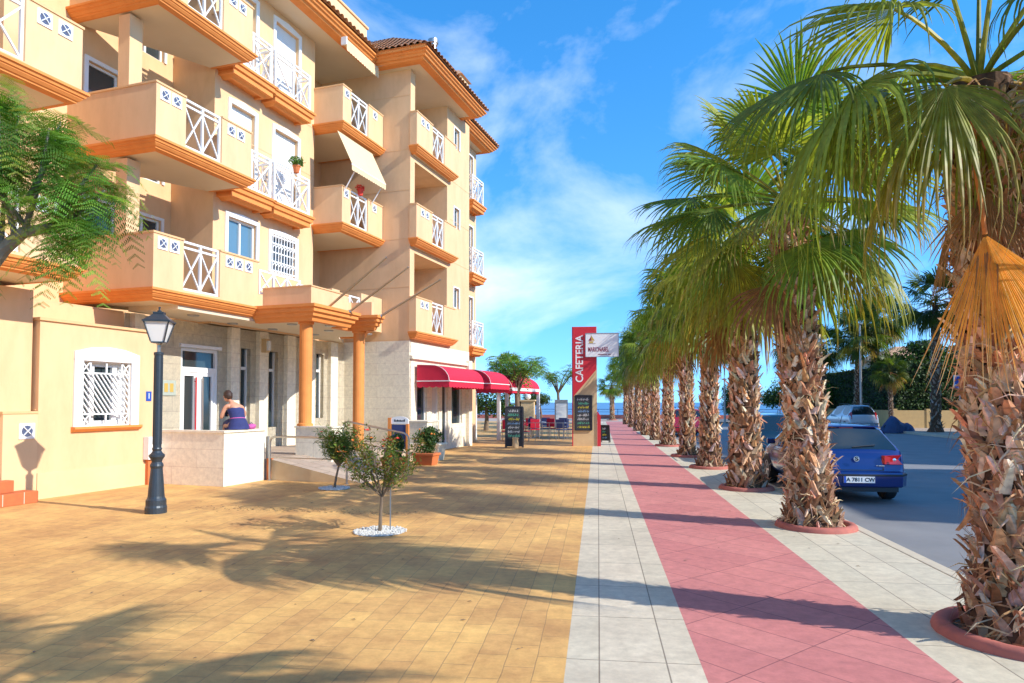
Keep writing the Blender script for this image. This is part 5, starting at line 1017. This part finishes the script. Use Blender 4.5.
for x, y, l_ in ((-2.9, 33.2, 'white topped round table right of the tall chalkboard'), (-1.6, 32.3, 'white topped round table left of the pylon sign'), (-3.5, 35.4, 'white topped round table farthest back on the terrace')): q = cafe_table(l_, GT, 'white_paint', (x, y, 0), t1); t1 = t1 or q
tf = thing('terrace_railing', 'low thin metal railing along the front of the cafe terrace', 'railing', (-2.2, 29.5, 0)); b = MB((-2.2, 29.5, 0)); b.use('steel')
for i in range(8): b.bar((-3.0 + i * .3, 29.5, 0), (-3.0 + i * .3, 29.5, .8), .018)
for z in (.1, .45, .8): b.bar((-3.0, 29.5, z), (-.9, 29.5, z), .022)
b.build('railing', tf)
gp_ = thing('stone_pillar', 'tan stone pillar with a ball on top in the middle of the far terrace', 'pillar', (-4.55, 44.5, 0)); b = MB(); b.use('sand_stone').box((-.42, -.42, 0), (.42, .42, 1.75)); b.box((-.5, -.5, 1.75), (.5, .5, 1.85)); b.build('shaft', gp_); b = MB(); b.use('white_paint').lathe([(.05, 1.85), (.16, 1.93), (.2, 2.05), (.16, 2.17), (.02, 2.23)], n=12); b.build('ball', gp_)
ib = thing('notice_board', 'grey notice panel between the clipped tree and the pylon sign', 'notice board', (-2.35, 44, 0)); b = MB(); b.use('grey_metal').box((-.42, -.08, .0), (.42, .08, 1.85)); b.build('panel', ib); b = MB(); b.use('white_paint').box((-.34, -.09, .5), (.34, -.085, 1.6)); b.build('poster', ib)
g0 = None
for x, y, l_ in ((-6.1, 52, 'globe lamp on a blue post, left one of the pair at the sea front'), (-5.75, 54.5, 'globe lamp on a blue post, right one of the pair at the sea front')):
    if not g0:
        t = g0 = thing('globe_lamp', l_, 'street lamp', (x, y, 0), 0, 'globe lamps at the sea front'); b = MB(); b.use('sign_blue').tube([(0, 0, 0), (0, 0, 2.1)], [.06, .045], 10); b.build('pole', t); b = MB(); b.use('white_paint').lathe([(.05, 2.1), (.15, 2.2), (.19, 2.32), (.15, 2.44), (.02, 2.5)], n=14); b.build('globe', t)
    else: t = copy_tree(g0); t.location = (x, y, 0); t['label'] = l_
# ------------------------------------------------------------------ street sign, light columns, covered scooter
ss = thing('street_sign', 'small white and blue street sign on a thin post at the far pavement', 'sign', (18.05, 36.9, 0), R(-25)); b = MB(); b.use('grey_metal').tube([(0, 0, 0), (0, 0, 3.1)], .035, 8); b.build('post', ss); b = MB(); b.use('white_paint').box((-.26, -.06, 2.35), (.26, -.04, 3.05)); p_ = b.build('plate', ss); b = MB(); b.use('sign_blue').box((-.2, -.066, 2.6), (.2, -.061, 2.98)); b.box((-.2, -.066, 2.42), (.2, -.061, 2.5)); b.build('symbol', p_)
for x, y, h, l_ in ((17.9, 49.5, 7.0, 'tall pale light column beside the silver car'), (5.9, 61, 3.6, 'pale pole near the sea between the palm trunks'), (9.8, 55, 3.4, 'thin pale pole beyond the dark teal car')):
    t = thing('light_column', l_, 'lamp post', (x, y, 0)); b = MB(); b.use('grey_metal').tube([(0, 0, 0), (0, 0, h)], [.09, .055], 10); b.build('column', t); b = MB(); b.use('grey_metal').lathe([(.06, h), (.2, h + .04), (.2, h + .1), (.05, h + .16)], n=10); b.build('head', t)
b = MB(); b.use('tarp'); r = random.Random(9); n, m = 26, 16
for i in range(n + 1):
    u = i / n; x = (u - .5) * 2.1; hz = .42 + .5 * math.exp(-((u - .36) / .2) ** 2) + .16 * math.exp(-((u - .78) / .09) ** 2) + .05 * math.sin(u * 23); hz *= min(1, u * 6) ** .5 * min(1, (1 - u) * 6) ** .5 if 0 < u < 1 else .3; w_ = .34 * (min(1, u * 5) * min(1, (1 - u) * 5)) ** .4 + .05 if 0 < u < 1 else .06
    for j in range(m + 1): a = math.pi * j / m; c = math.cos(a); b.v.append(Vector((x, w_ * (abs(c) ** .7) * (1 if c > 0 else -1) * (1.25 - .35 * math.sin(a)) + r.gauss(0, .02), hz * math.sin(a) ** .55 + r.gauss(0, .02) if 0 < j < m else .01)))
for i in range(n):
    for j in range(m): b.quad(i * (m + 1) + j, i * (m + 1) + j + 1, (i + 1) * (m + 1) + j + 1, (i + 1) * (m + 1) + j)
sc = thing('covered_scooter', 'scooter under a dark blue cover on the far pavement between two palms', 'scooter', (17.4, 42.6, -.1), R(15)); sc.scale = (.95, 1.1, 1.0); b.build('cover', sc, smooth=True)
for x in (-.7, .68): b = MB(); b.use('tyre').lathe([(.12, -.05), (.23, -.05), (.25, 0), (.23, .05), (.12, .05)], (x, 0, .25), 18, 'y'); b.build('wheel', sc)
# ------------------------------------------------------------------ cars: rear at y=0, nose towards +y
def make_car(label, paint, loc, rz, L=4.05, Wd=1.70, H=1.42, style='hatch', plate='A 7811 CW', detail=True, group=None):
    t = thing('parked_car', label, 'car', loc, rz, group or 'cars parked along the kerb'); w = Wd / 2; zb = .26
    belt = .90 if style == 'hatch' else .98
    if style == 'hatch':
        st = [(0.0, .36, .58, .58, .93), (.03, .28, .66, .66, .97), (.07, .26, .86, .90, .98), (.13, .25, belt + .01, .965, .99), (.20, .25, belt + .02, 1.04, 1), (.50, .24, belt + .03, H - .10, 1), (.58, .24, belt + .03, H - .05, 1), (.75, .24, belt + .03, H - .015, 1), (1.35, .22, belt + .02, H, 1), (1.47, .22, belt + .015, H, 1), (2.05, .22, belt, H - .01, 1), (2.35, .22, belt, H - .05, 1), (2.45, .22, belt, H - .09, 1), (3.02, .24, belt - .02, .98, 1), (3.12, .24, belt - .03, .90, .99), (3.6, .26, .80, .80, .97), (3.92, .28, .66, .68, .90), (L, .34, .52, .52, .78)]
    else:
        st = [(0.0, .36, .62, .62, .93), (.03, .30, .72, .72, .97), (.07, .28, .92, .97, .98), (.11, .27, belt, 1.05, .99), (.16, .27, belt, 1.12, 1), (.34, .26, belt, H - .10, 1), (.40, .26, belt, H - .04, 1), (.55, .26, belt, H - .01, 1), (1.35, .24, belt, H, 1), (1.47, .24, belt, H, 1), (2.25, .24, belt, H - .02, 1), (2.5, .24, belt, H - .06, 1), (2.6, .24, belt, H - .10, 1), (3.25, .25, belt - .02, 1.03, 1), (3.35, .25, belt - .05, .93, .99), (3.75, .27, .82, .84, .96), (4.0, .30, .68, .70, .88), (L, .36, .52, .52, .78)]
    b = MB(); b.use(paint); g = MB(); g.use('car_glass'); rings = []
    def ringpts(y, z0, zbelt, zr, k):
        ww = w * k; up = max(0, zr - zbelt); rw = ww - .02 - .26 * up / .5
        P = [(0, z0), (ww * .80, z0), (ww * .95, z0 + .07), (ww, z0 + (zbelt - z0) * .45), (ww * .985, zbelt - .06), (ww * .955, zbelt)]
        if up < .03: P += [(ww * .93, zbelt + up * .4), (ww * .88, zbelt + up * .7), (ww * .55, zbelt + up + .01), (0, zbelt + up + .02)]
        else: P += [(ww * .925, zbelt + .03), (rw + .03, zr - .06), (rw - .06, zr - .012), (0, zr + .01)]
        return P
    for s_ in st: rings.append((s_[0], ringpts(*s_)))
    m = 10
    for side in (1, -1):
        base = len(b.v)
        for y, P in rings: b.v += [Vector((x * side, y, z)) for x, z in P]
        g.v += b.v[base:]
        gbase = len(g.v) - (len(b.v) - base)
        for i in range(len(rings) - 1):
            ya, yb = rings[i][0], rings[i + 1][0]; ym = (ya + yb) / 2
            for j in range(m - 1):
                glass = False
                if j == 6: glass = (.5 if style == 'hatch' else .4) < ym < (2.45 if style == 'hatch' else 2.6) and not (1.3 < ym < 1.48)
                if j == 8: glass = (.13 < ym < .5 if style == 'hatch' else .11 < ym < .34) or ((2.45 if style == 'hatch' else 2.6) < ym < (3.02 if style == 'hatch' else 3.25))
                B_, k0 = (g, gbase) if glass else (b, base)
                q = (k0 + i * m + j, k0 + i * m + j + 1, k0 + (i + 1) * m + j + 1, k0 + (i + 1) * m + j); B_.quad(*(q if side < 0 else q[::-1]))
        for e in (0, len(rings) - 1): q = [base + e * m + j for j in range(m)]; b.quad(*(q if (side > 0) == (e == 0) else q[::-1]))
    body = b.build('body', t, smooth=True)
    for B_ in (body, g.build('windows', t, smooth=True)):
        bm = bmesh.new(); bm.from_mesh(B_.data); bmesh.ops.remove_doubles(bm, verts=bm.verts, dist=.0008); loose = [v for v in bm.verts if not v.link_faces]; bmesh.ops.delete(bm, geom=loose, context='VERTS'); bmesh.ops.recalc_face_normals(bm, faces=bm.faces); bm.to_mesh(B_.data); bm.free()
    body.modifiers.new('s', 'SUBSURF').levels = 1; body.modifiers['s'].render_levels = 1
    # bumper strip, lower bumper
    b = MB(); b.use(paint); pth = [(-w * .99, .55), (-w * 1.0, .12), (-w * .86, -.05), (0, -.085), (w * .86, -.05), (w * 1.0, .12), (w * .99, .55)]
    b.sweep(pth, [(.0, .30), (.025, .32), (.035, .50), (.02, .565), (-.03, .585), (-.05, .30)]); b.build('rear_bumper', t)
    b = MB(); b.use('black_plastic'); b.box((-w * .8, -.06, .22), (w * .8, .3, .32)); b.sweep(pth, [(.036, .50), (.044, .505), (.044, .53), (.036, .535)]); b.build('bumper_trim', t)
    def wheel(x, y):
        s = 1 if x > 0 else -1; wo = MB(); wo.use('tyre').lathe([(.20, -.09), (.29, -.095), (.305, -.06), (.305, .06), (.29, .095), (.20, .09)], (x, y, .305), 28, 'x'); o = wo.build('wheel', t, smooth=False)
        a = MB(); a.use('alloy'); xx = x + s * .082; a.lathe([(.205, -.01 * s), (.205, .012 * s), (.185, .012 * s), (.18, -.03 * s)], (xx, y, .305), 28, 'x')
        for k in range(6): an = k * math.pi / 3; a.bar((xx, y + .03 * math.cos(an), .305 + .03 * math.sin(an)), (xx, y + .19 * math.cos(an), .305 + .19 * math.sin(an)), .045, .02, up=(1, 0, 0))
        a.lathe([(.05, -.01), (.05, .02)], (xx, y, .305), 12, 'x'); a.build('rim', o)
        d = MB(); d.use('dark'); d.lathe([(.19, 0), (.19, .004)], (xx - s * .035, y, .305), 20, 'x'); d.build('brake', o)
        ar = MB(); ar.use('black_plastic'); pts = [Vector((s * (w * 1.002), y + .355 * math.cos(a_), .305 + .355 * math.sin(a_))) for a_ in [R(q) for q in range(-12, 193, 15)]]
        k = len(ar.v); c_ = Vector((s * (w * 1.0), y, .24)); ar.v += [c_] + pts
        for i in range(len(pts) - 1): ar.quad(0, i + 1, i + 2)
        ar.build('wheel_arch', t)
    for x in (-1, 1):
        for y in (.72, 3.18): wheel(x * (w - .085), y)
    # tail lights
    for s in (-1, 1):
        b = MB(); b.use('tail_red')
        if style == 'hatch': o_ = [(s * w * .56, -.012, .71), (s * w * .56, -.012, .86), (s * w * .90, .02, .87), (s * w * .985, .20, .88), (s * w * .995, .22, .73), (s * w * .93, .02, .70)]
        else: o_ = [(s * w * .80, .03, .78), (s * w * .76, .12, 1.20), (s * w * .84, .14, 1.22), (s * w * .95, .22, 1.10), (s * w * .985, .20, .82), (s * w * .93, .06, .78)]
        c_ = sum((Vector(p) for p in o_), Vector()) / 6 + Vector((s * .012, -.04 if style == 'hatch' else -.03, 0)); k = len(b.v); b.v += [c_] + [Vector(p) for p in o_] + [Vector(p) + Vector((-s * .03, .06, 0)) for p in o_]
        for i in range(6): b.quad(k, k + 1 + i, k + 1 + (i + 1) % 6); b.quad(k + 1 + i, k + 7 + i, k + 7 + (i + 1) % 6, k + 1 + (i + 1) % 6)
        tl = b.build('tail_light', t)
        if style == 'hatch': b = MB(); b.use('chrome').lathe([(.028, 0), (.028, -.008), (.0, -.012)], (s * w * .74, -.028, .79), 12, 'y'); b.build('reversing_lamp', tl)
    y = -.085 - .055
    b = MB(); b.use('plate').box((-.26, y - .006, .385), (.26, y + .02, .495)); b.use('plate_blue').box((-.262, y - .009, .383), (-.222, y - .001, .497)); pt = b.build('number_plate', t)
    if plate: text_mesh(plate, .095, 'dark', 'plate_text', pt, Matrix.Translation((.02, y - .008, .44)) @ MX, .001, 1.0, .002)
    b = MB(); b.use('black_plastic'); b.tube([(-.05, .36 if style == 'hatch' else .22, 1.22), (.3, .22, 1.06)], .008, 5) if style != 'hatch' else b.tube([(-.02, .145, 1.0), (.38, .17, 1.04)], .009, 5); b.build('rear_wiper', t)
    b = MB(); b.use('black_plastic').tube([(0, .85, H - .01), (0, .72, H + .14)], .006, 5); b.build('aerial', t)
    for s in (-1, 1):
        b = MB(); b.use(paint); b.box((s * (w - .02), 2.42, .92), (s * (w + .15), 2.52, 1.04)); b.build('wing_mirror', t, bevel=.02)
        b = MB(); b.use('black_plastic').box((s * (w - .004), 1.55, .80), (s * (w + .008), 1.70, .825)); b.build('door_handle', t)
    if style == 'hatch' and detail:
        b = MB(); b.use('chrome'); yq = -.022; cx_, cz_ = 0, .80
        b.lathe([(.05, .004), (.05, 0), (.0, -.001)], (0, -.02, .80), 16, 'y'); bd_ = b.build('badge', t); text_mesh('S', .10, 'dark', 'emblem', bd_, Matrix.Translation((0, -.024, .80)) @ MX, .001, 1.25, .004)
        b = MB(); b.use('chrome'); b.box((-.62, -.018, .655), (-.48, -.013, .668)); b.box((.33, -.018, .675), (.36, -.013, .69)); b.box((.37, -.018, .672), (.47, -.013, .688)); b.build('nameplate', t)
        b = MB(); b.use(paint); b.box((-.58, .50, H - .075), (.58, .62, H - .045)); b.build('roof_spoiler', t, bevel=.01)
        b = MB(); b.use('tail_red').box((-.12, .515, H - .098), (.12, .53, H - .076)); b.build('brake_light', t)
    b = MB(); b.use('black_plastic'); zt_, zl_ = (.93, .60) if style == 'hatch' else (.95, .60)
    for s in (-1, 1): b.bar((s * w * .54, -.012 if style == 'hatch' else .0, zl_), (s * w * .54, .06, .72), .008, .01)
    b.bar((-w * .54, -.006, zl_), (w * .54, -.006, zl_), .008, .01); b.build('hatch_gap', t)
    if style == 'suv':
        for s in (-1, 1): b = MB(); b.use('black_plastic').tube([(s * w * .68, .6, H - .02), (s * w * .68, .7, H + .05), (s * w * .68, 2.1, H + .05), (s * w * .68, 2.25, H - .04)], .016, 6); b.build('roof_rail', t)
    return t
car1 = make_car('blue hatchback parked behind the second palm, rear and number plate showing', 'paint_blue', (4.60, 13.0, -.12), R(-1))
car2 = make_car('dark teal car parked ahead of the blue hatchback, mostly hidden by a palm', 'paint_teal', (4.95, 19.0, -.12), R(0), H=1.5, style='suv', L=4.2, plate=None)
car3 = make_car('red car far along the kerb between two palm trunks', 'paint_red', (4.6, 36.0, -.12), R(0), H=1.5, style='suv', L=4.2, plate=None)
car4 = make_car('silver people carrier parked on the far side of the road', 'paint_silver', (15.9, 43.5, -.12), R(3), L=4.3, Wd=1.75, H=1.66, style='suv', plate=None, group='cars parked along the kerb')
# ------------------------------------------------------------------ person sitting on the terrace wall
pe = thing('person', 'woman in strapless navy dress sitting on the stone wall with her back turned', 'person', W(-9.98, 11.8, 1.12), -ANG - R(28))
def skin_mesh(nodes, edges, root, levels=2):
    me = bpy.data.meshes.new('body'); me.from_pydata([n[0] for n in nodes], edges, []); o = bpy.data.objects.new('body', me); COL.objects.link(o)
    m = o.modifiers.new('s', 'SKIN'); sv_ = me.skin_vertices[0].data
    for i, n in enumerate(nodes): sv_[i].radius = n[1] if isinstance(n[1], tuple) else (n[1], n[1]); sv_[i].use_root = (i == root)
    m.use_smooth_shade = True; s = o.modifiers.new('u', 'SUBSURF'); s.levels = levels; s.render_levels = levels
    dg = bpy.context.evaluated_depsgraph_get(); me2 = bpy.data.meshes.new_from_object(o.evaluated_get(dg)); bpy.data.objects.remove(o); return me2
# local axes: -x faces the building (she looks that way), +x is the street, -y is towards the left of the picture
N_ = [((0, 0, .11), (.15, .12)), ((-.03, -.01, .24), (.125, .10)), ((-.07, -.03, .38), (.13, .10)), ((-.13, -.055, .49), (.12, .085)), ((-.19, -.08, .56), (.055, .05)), ((-.225, -.10, .62), (.05, .05)),
      ((-.14, -.22, .49), .052), ((-.17, -.27, .36), .043), ((-.20, -.29, .25), .038), ((-.31, -.22, .27), .033), ((-.39, -.16, .30), .024),
      ((-.12, .11, .47), .052), ((-.15, .18, .34), .043), ((-.18, .17, .23), .038), ((-.29, .06, .25), .033), ((-.37, -.03, .28), .024),
      ((-.10, -.09, .09), .095), ((-.43, -.11, .07), .065), ((-.45, -.11, -.20), .052), ((-.44, -.11, -.57), .036), ((-.54, -.12, -.63), .03),
      ((-.10, .09, .09), .095), ((-.43, .09, .07), .065), ((-.45, .09, -.20), .052), ((-.44, .09, -.57), .036), ((-.54, .10, -.63), .03)]
E_ = [(0, 1), (1, 2), (2, 3), (3, 4), (4, 5), (3, 6), (6, 7), (7, 8), (8, 9), (9, 10), (3, 11), (11, 12), (12, 13), (13, 14), (14, 15), (0, 16), (16, 17), (17, 18), (18, 19), (19, 20), (0, 21), (21, 22), (22, 23), (23, 24), (24, 25)]
bm = bmesh.new(); bm.from_mesh(skin_mesh(N_, E_, 0))
hc = Vector((-.275, -.135, .70))
ret = bmesh.ops.create_uvsphere(bm, u_segments=24, v_segments=18, radius=1, matrix=Matrix.Translation(hc) @ Matrix.Rotation(R(-28), 4, 'Y') @ Matrix.Diagonal((.098, .078, .118, 1)))
for cc, q in (((-.375, -.16, .665), (.018, .014, .022)), ((-.27, -.215, .69), (.016, .010, .028)), ((-.27, -.055, .70), (.016, .010, .028)), ((-.35, -.15, .615), (.022, .03, .012))): bmesh.ops.create_icosphere(bm, subdivisions=2, radius=1, matrix=Matrix.Translation(cc) @ Matrix.Diagonal((*q, 1)))
hands = []
for wr, sgn in ((Vector((-.39, -.16, .30)), -1), (Vector((-.37, -.03, .28)), 1)):
    d = Vector((-.75, .25 * -sgn, .35)).normalized(); s_ = Vector((0, 0, 1)).cross(d).normalized()
    nod = [(wr, .02), (wr + d * .05, (.034, .018))]; ed = [(0, 1)]
    for k, (of, ln) in enumerate(((-.030, .050), (-.010, .062), (.011, .058), (.030, .044))):
        a = wr + d * .085 + s_ * of; i0 = len(nod); nod += [(a, .0095), (a + d * ln * .5 + Vector((0, 0, .006)), .0085), (a + d * ln * .8 + Vector((0, 0, .03)), .0075)]; ed += [(1, i0), (i0, i0 + 1), (i0 + 1, i0 + 2)]
    i0 = len(nod); a = wr + d * .035 + s_ * (.035 * -sgn); nod += [(a + Vector((0, 0, .02)), .011), (a + d * .035 + Vector((0, 0, .04)), .009)]; ed += [(0, i0), (i0, i0 + 1)]
    bm.from_mesh(skin_mesh([(tuple(p), q) for p, q in nod], ed, 0, 1))
me = bpy.data.meshes.new('body'); bm.to_mesh(me); bm.free(); o = bpy.data.objects.new('body', me); COL.objects.link(o)
rm = o.modifiers.new('r', 'REMESH'); rm.mode = 'VOXEL'; rm.voxel_size = .0075; rm.use_smooth_shade = True; sm_ = o.modifiers.new('m', 'SMOOTH'); sm_.iterations = 2
dg = bpy.context.evaluated_depsgraph_get(); me = bpy.data.meshes.new_from_object(o.evaluated_get(dg)); bpy.data.objects.remove(o); me.materials.clear(); me.materials.append(MATS['skin'])
o = bpy.data.objects.new('body', me); COL.objects.link(o); o.parent = pe
# dress: body-hugging shell from the bust to over the thighs
def shell(name, rings_, m, parent, n=28, cap=False):
    b = MB(); b.use(m); 
    for c, rx, ry, tilt in rings_:
        Mx = Matrix.Rotation(tilt, 3, 'Y')
        for j in range(n): a = 2 * math.pi * j / n; b.v.append(Vector(c) + Mx @ Vector((rx * math.cos(a), ry * math.sin(a), .006 * math.sin(a * 7))))
    for i in range(len(rings_) - 1):
        for j in range(n): b.quad(i * n + j, i * n + (j + 1) % n, (i + 1) * n + (j + 1) % n, (i + 1) * n + j)
    if cap: b.quad(*range(n))
    return b.build(name, parent, smooth=True)
shell('dress', [((-.01, 0, .01), .175, .215, 0), ((-.01, 0, .08), .17, .21, 0), ((-.02, -.005, .16), .145, .178, -.1), ((-.035, -.012, .24), .125, .152, -.15), ((-.055, -.02, .31), .128, .155, -.2), ((-.075, -.03, .38), .134, .168, -.3), ((-.095, -.038, .425), .13, .168, -.32)], 'navy_cloth', pe, cap=True)
b = MB(); b.use('navy_cloth')
for i in range(2): pass
b.tube([(-.05, -.0, .095), (-.2, 0, .085), (-.36, 0, .075), (-.50, 0, .06)], [.15, .17, .165, .155], 20); b.build('skirt', pe, smooth=True)
b = MB(); b.use('pink_cloth'); b.tube([(-.152 + .0, -.0, 0), (-.152, 0, .001)], .001, 3); b.v = []; b.f = []; b.m = []; b.c = []
n = 28; Mx = Matrix.Rotation(-.15, 3, 'Y')
for dz in (-.008, .008):
    for j in range(n): a = 2 * math.pi * j / n; b.v.append(Vector((-.035, -.012, .235 + dz)) + Mx @ Vector((.131 * math.cos(a), .158 * math.sin(a), 0)))
for j in range(n): b.quad(j, (j + 1) % n, n + (j + 1) % n, n + j)
b.build('belt', pe)
bm = bmesh.new(); bmesh.ops.create_uvsphere(bm, u_segments=26, v_segments=18, radius=1, matrix=Matrix.Translation(hc + Vector((.02, .002, .022))) @ Matrix.Rotation(R(-28), 4, 'Y') @ Matrix.Diagonal((.10, .088, .112, 1)))
r = random.Random(3)
for v in bm.verts: v.co += Vector((r.gauss(0, .004), r.gauss(0, .004), r.gauss(0, .004)))
bmesh.ops.delete(bm, geom=[v for v in bm.verts if (v.co - hc).dot(Vector((-.85, -.1, -.45))) > .045], context='VERTS')
me = bpy.data.meshes.new('hair'); bm.to_mesh(me); bm.free(); me.materials.append(MATS['hair']); o = bpy.data.objects.new('hair', me); COL.objects.link(o); o.parent = pe; o.modifiers.new('s', 'SOLIDIFY').thickness = .012
for p_ in me.polygons: p_.use_smooth = True
b = MB(); b.use('dark').box((-.49, -.13, .27), (-.42, -.06, .41)); o = b.build('mobile_phone', None); o.location = pe.location; o.rotation_euler = pe.rotation_euler; tag(o, 'dark mobile phone held by the sitting woman', 'phone')
bag = thing('handbag', 'pink and purple bag lying on the stone wall beside the sitting woman', 'bag', W(-9.93, 12.12, 1.12), -ANG + .3); bm = bmesh.new(); bmesh.ops.create_uvsphere(bm, u_segments=20, v_segments=12, radius=1, matrix=Matrix.Translation((0, 0, .055)) @ Matrix.Diagonal((.09, .15, .06, 1)))
for v in bm.verts: v.co.z = max(.002, v.co.z); v.co += Vector((r.gauss(0, .006), r.gauss(0, .006), r.gauss(0, .003) if v.co.z > .01 else 0))
me = bpy.data.meshes.new('pouch'); bm.to_mesh(me); bm.free(); me.materials.append(MATS['pink_cloth']); o = bpy.data.objects.new('pouch', me); COL.objects.link(o); o.parent = bag
b = MB(); b.use('navy_cloth').tube([(0, -.1, .06), (0, -.07, .12), (0, 0, .14), (0, .07, .12), (0, .1, .06)], .008, 6); b.build('strap', bag)
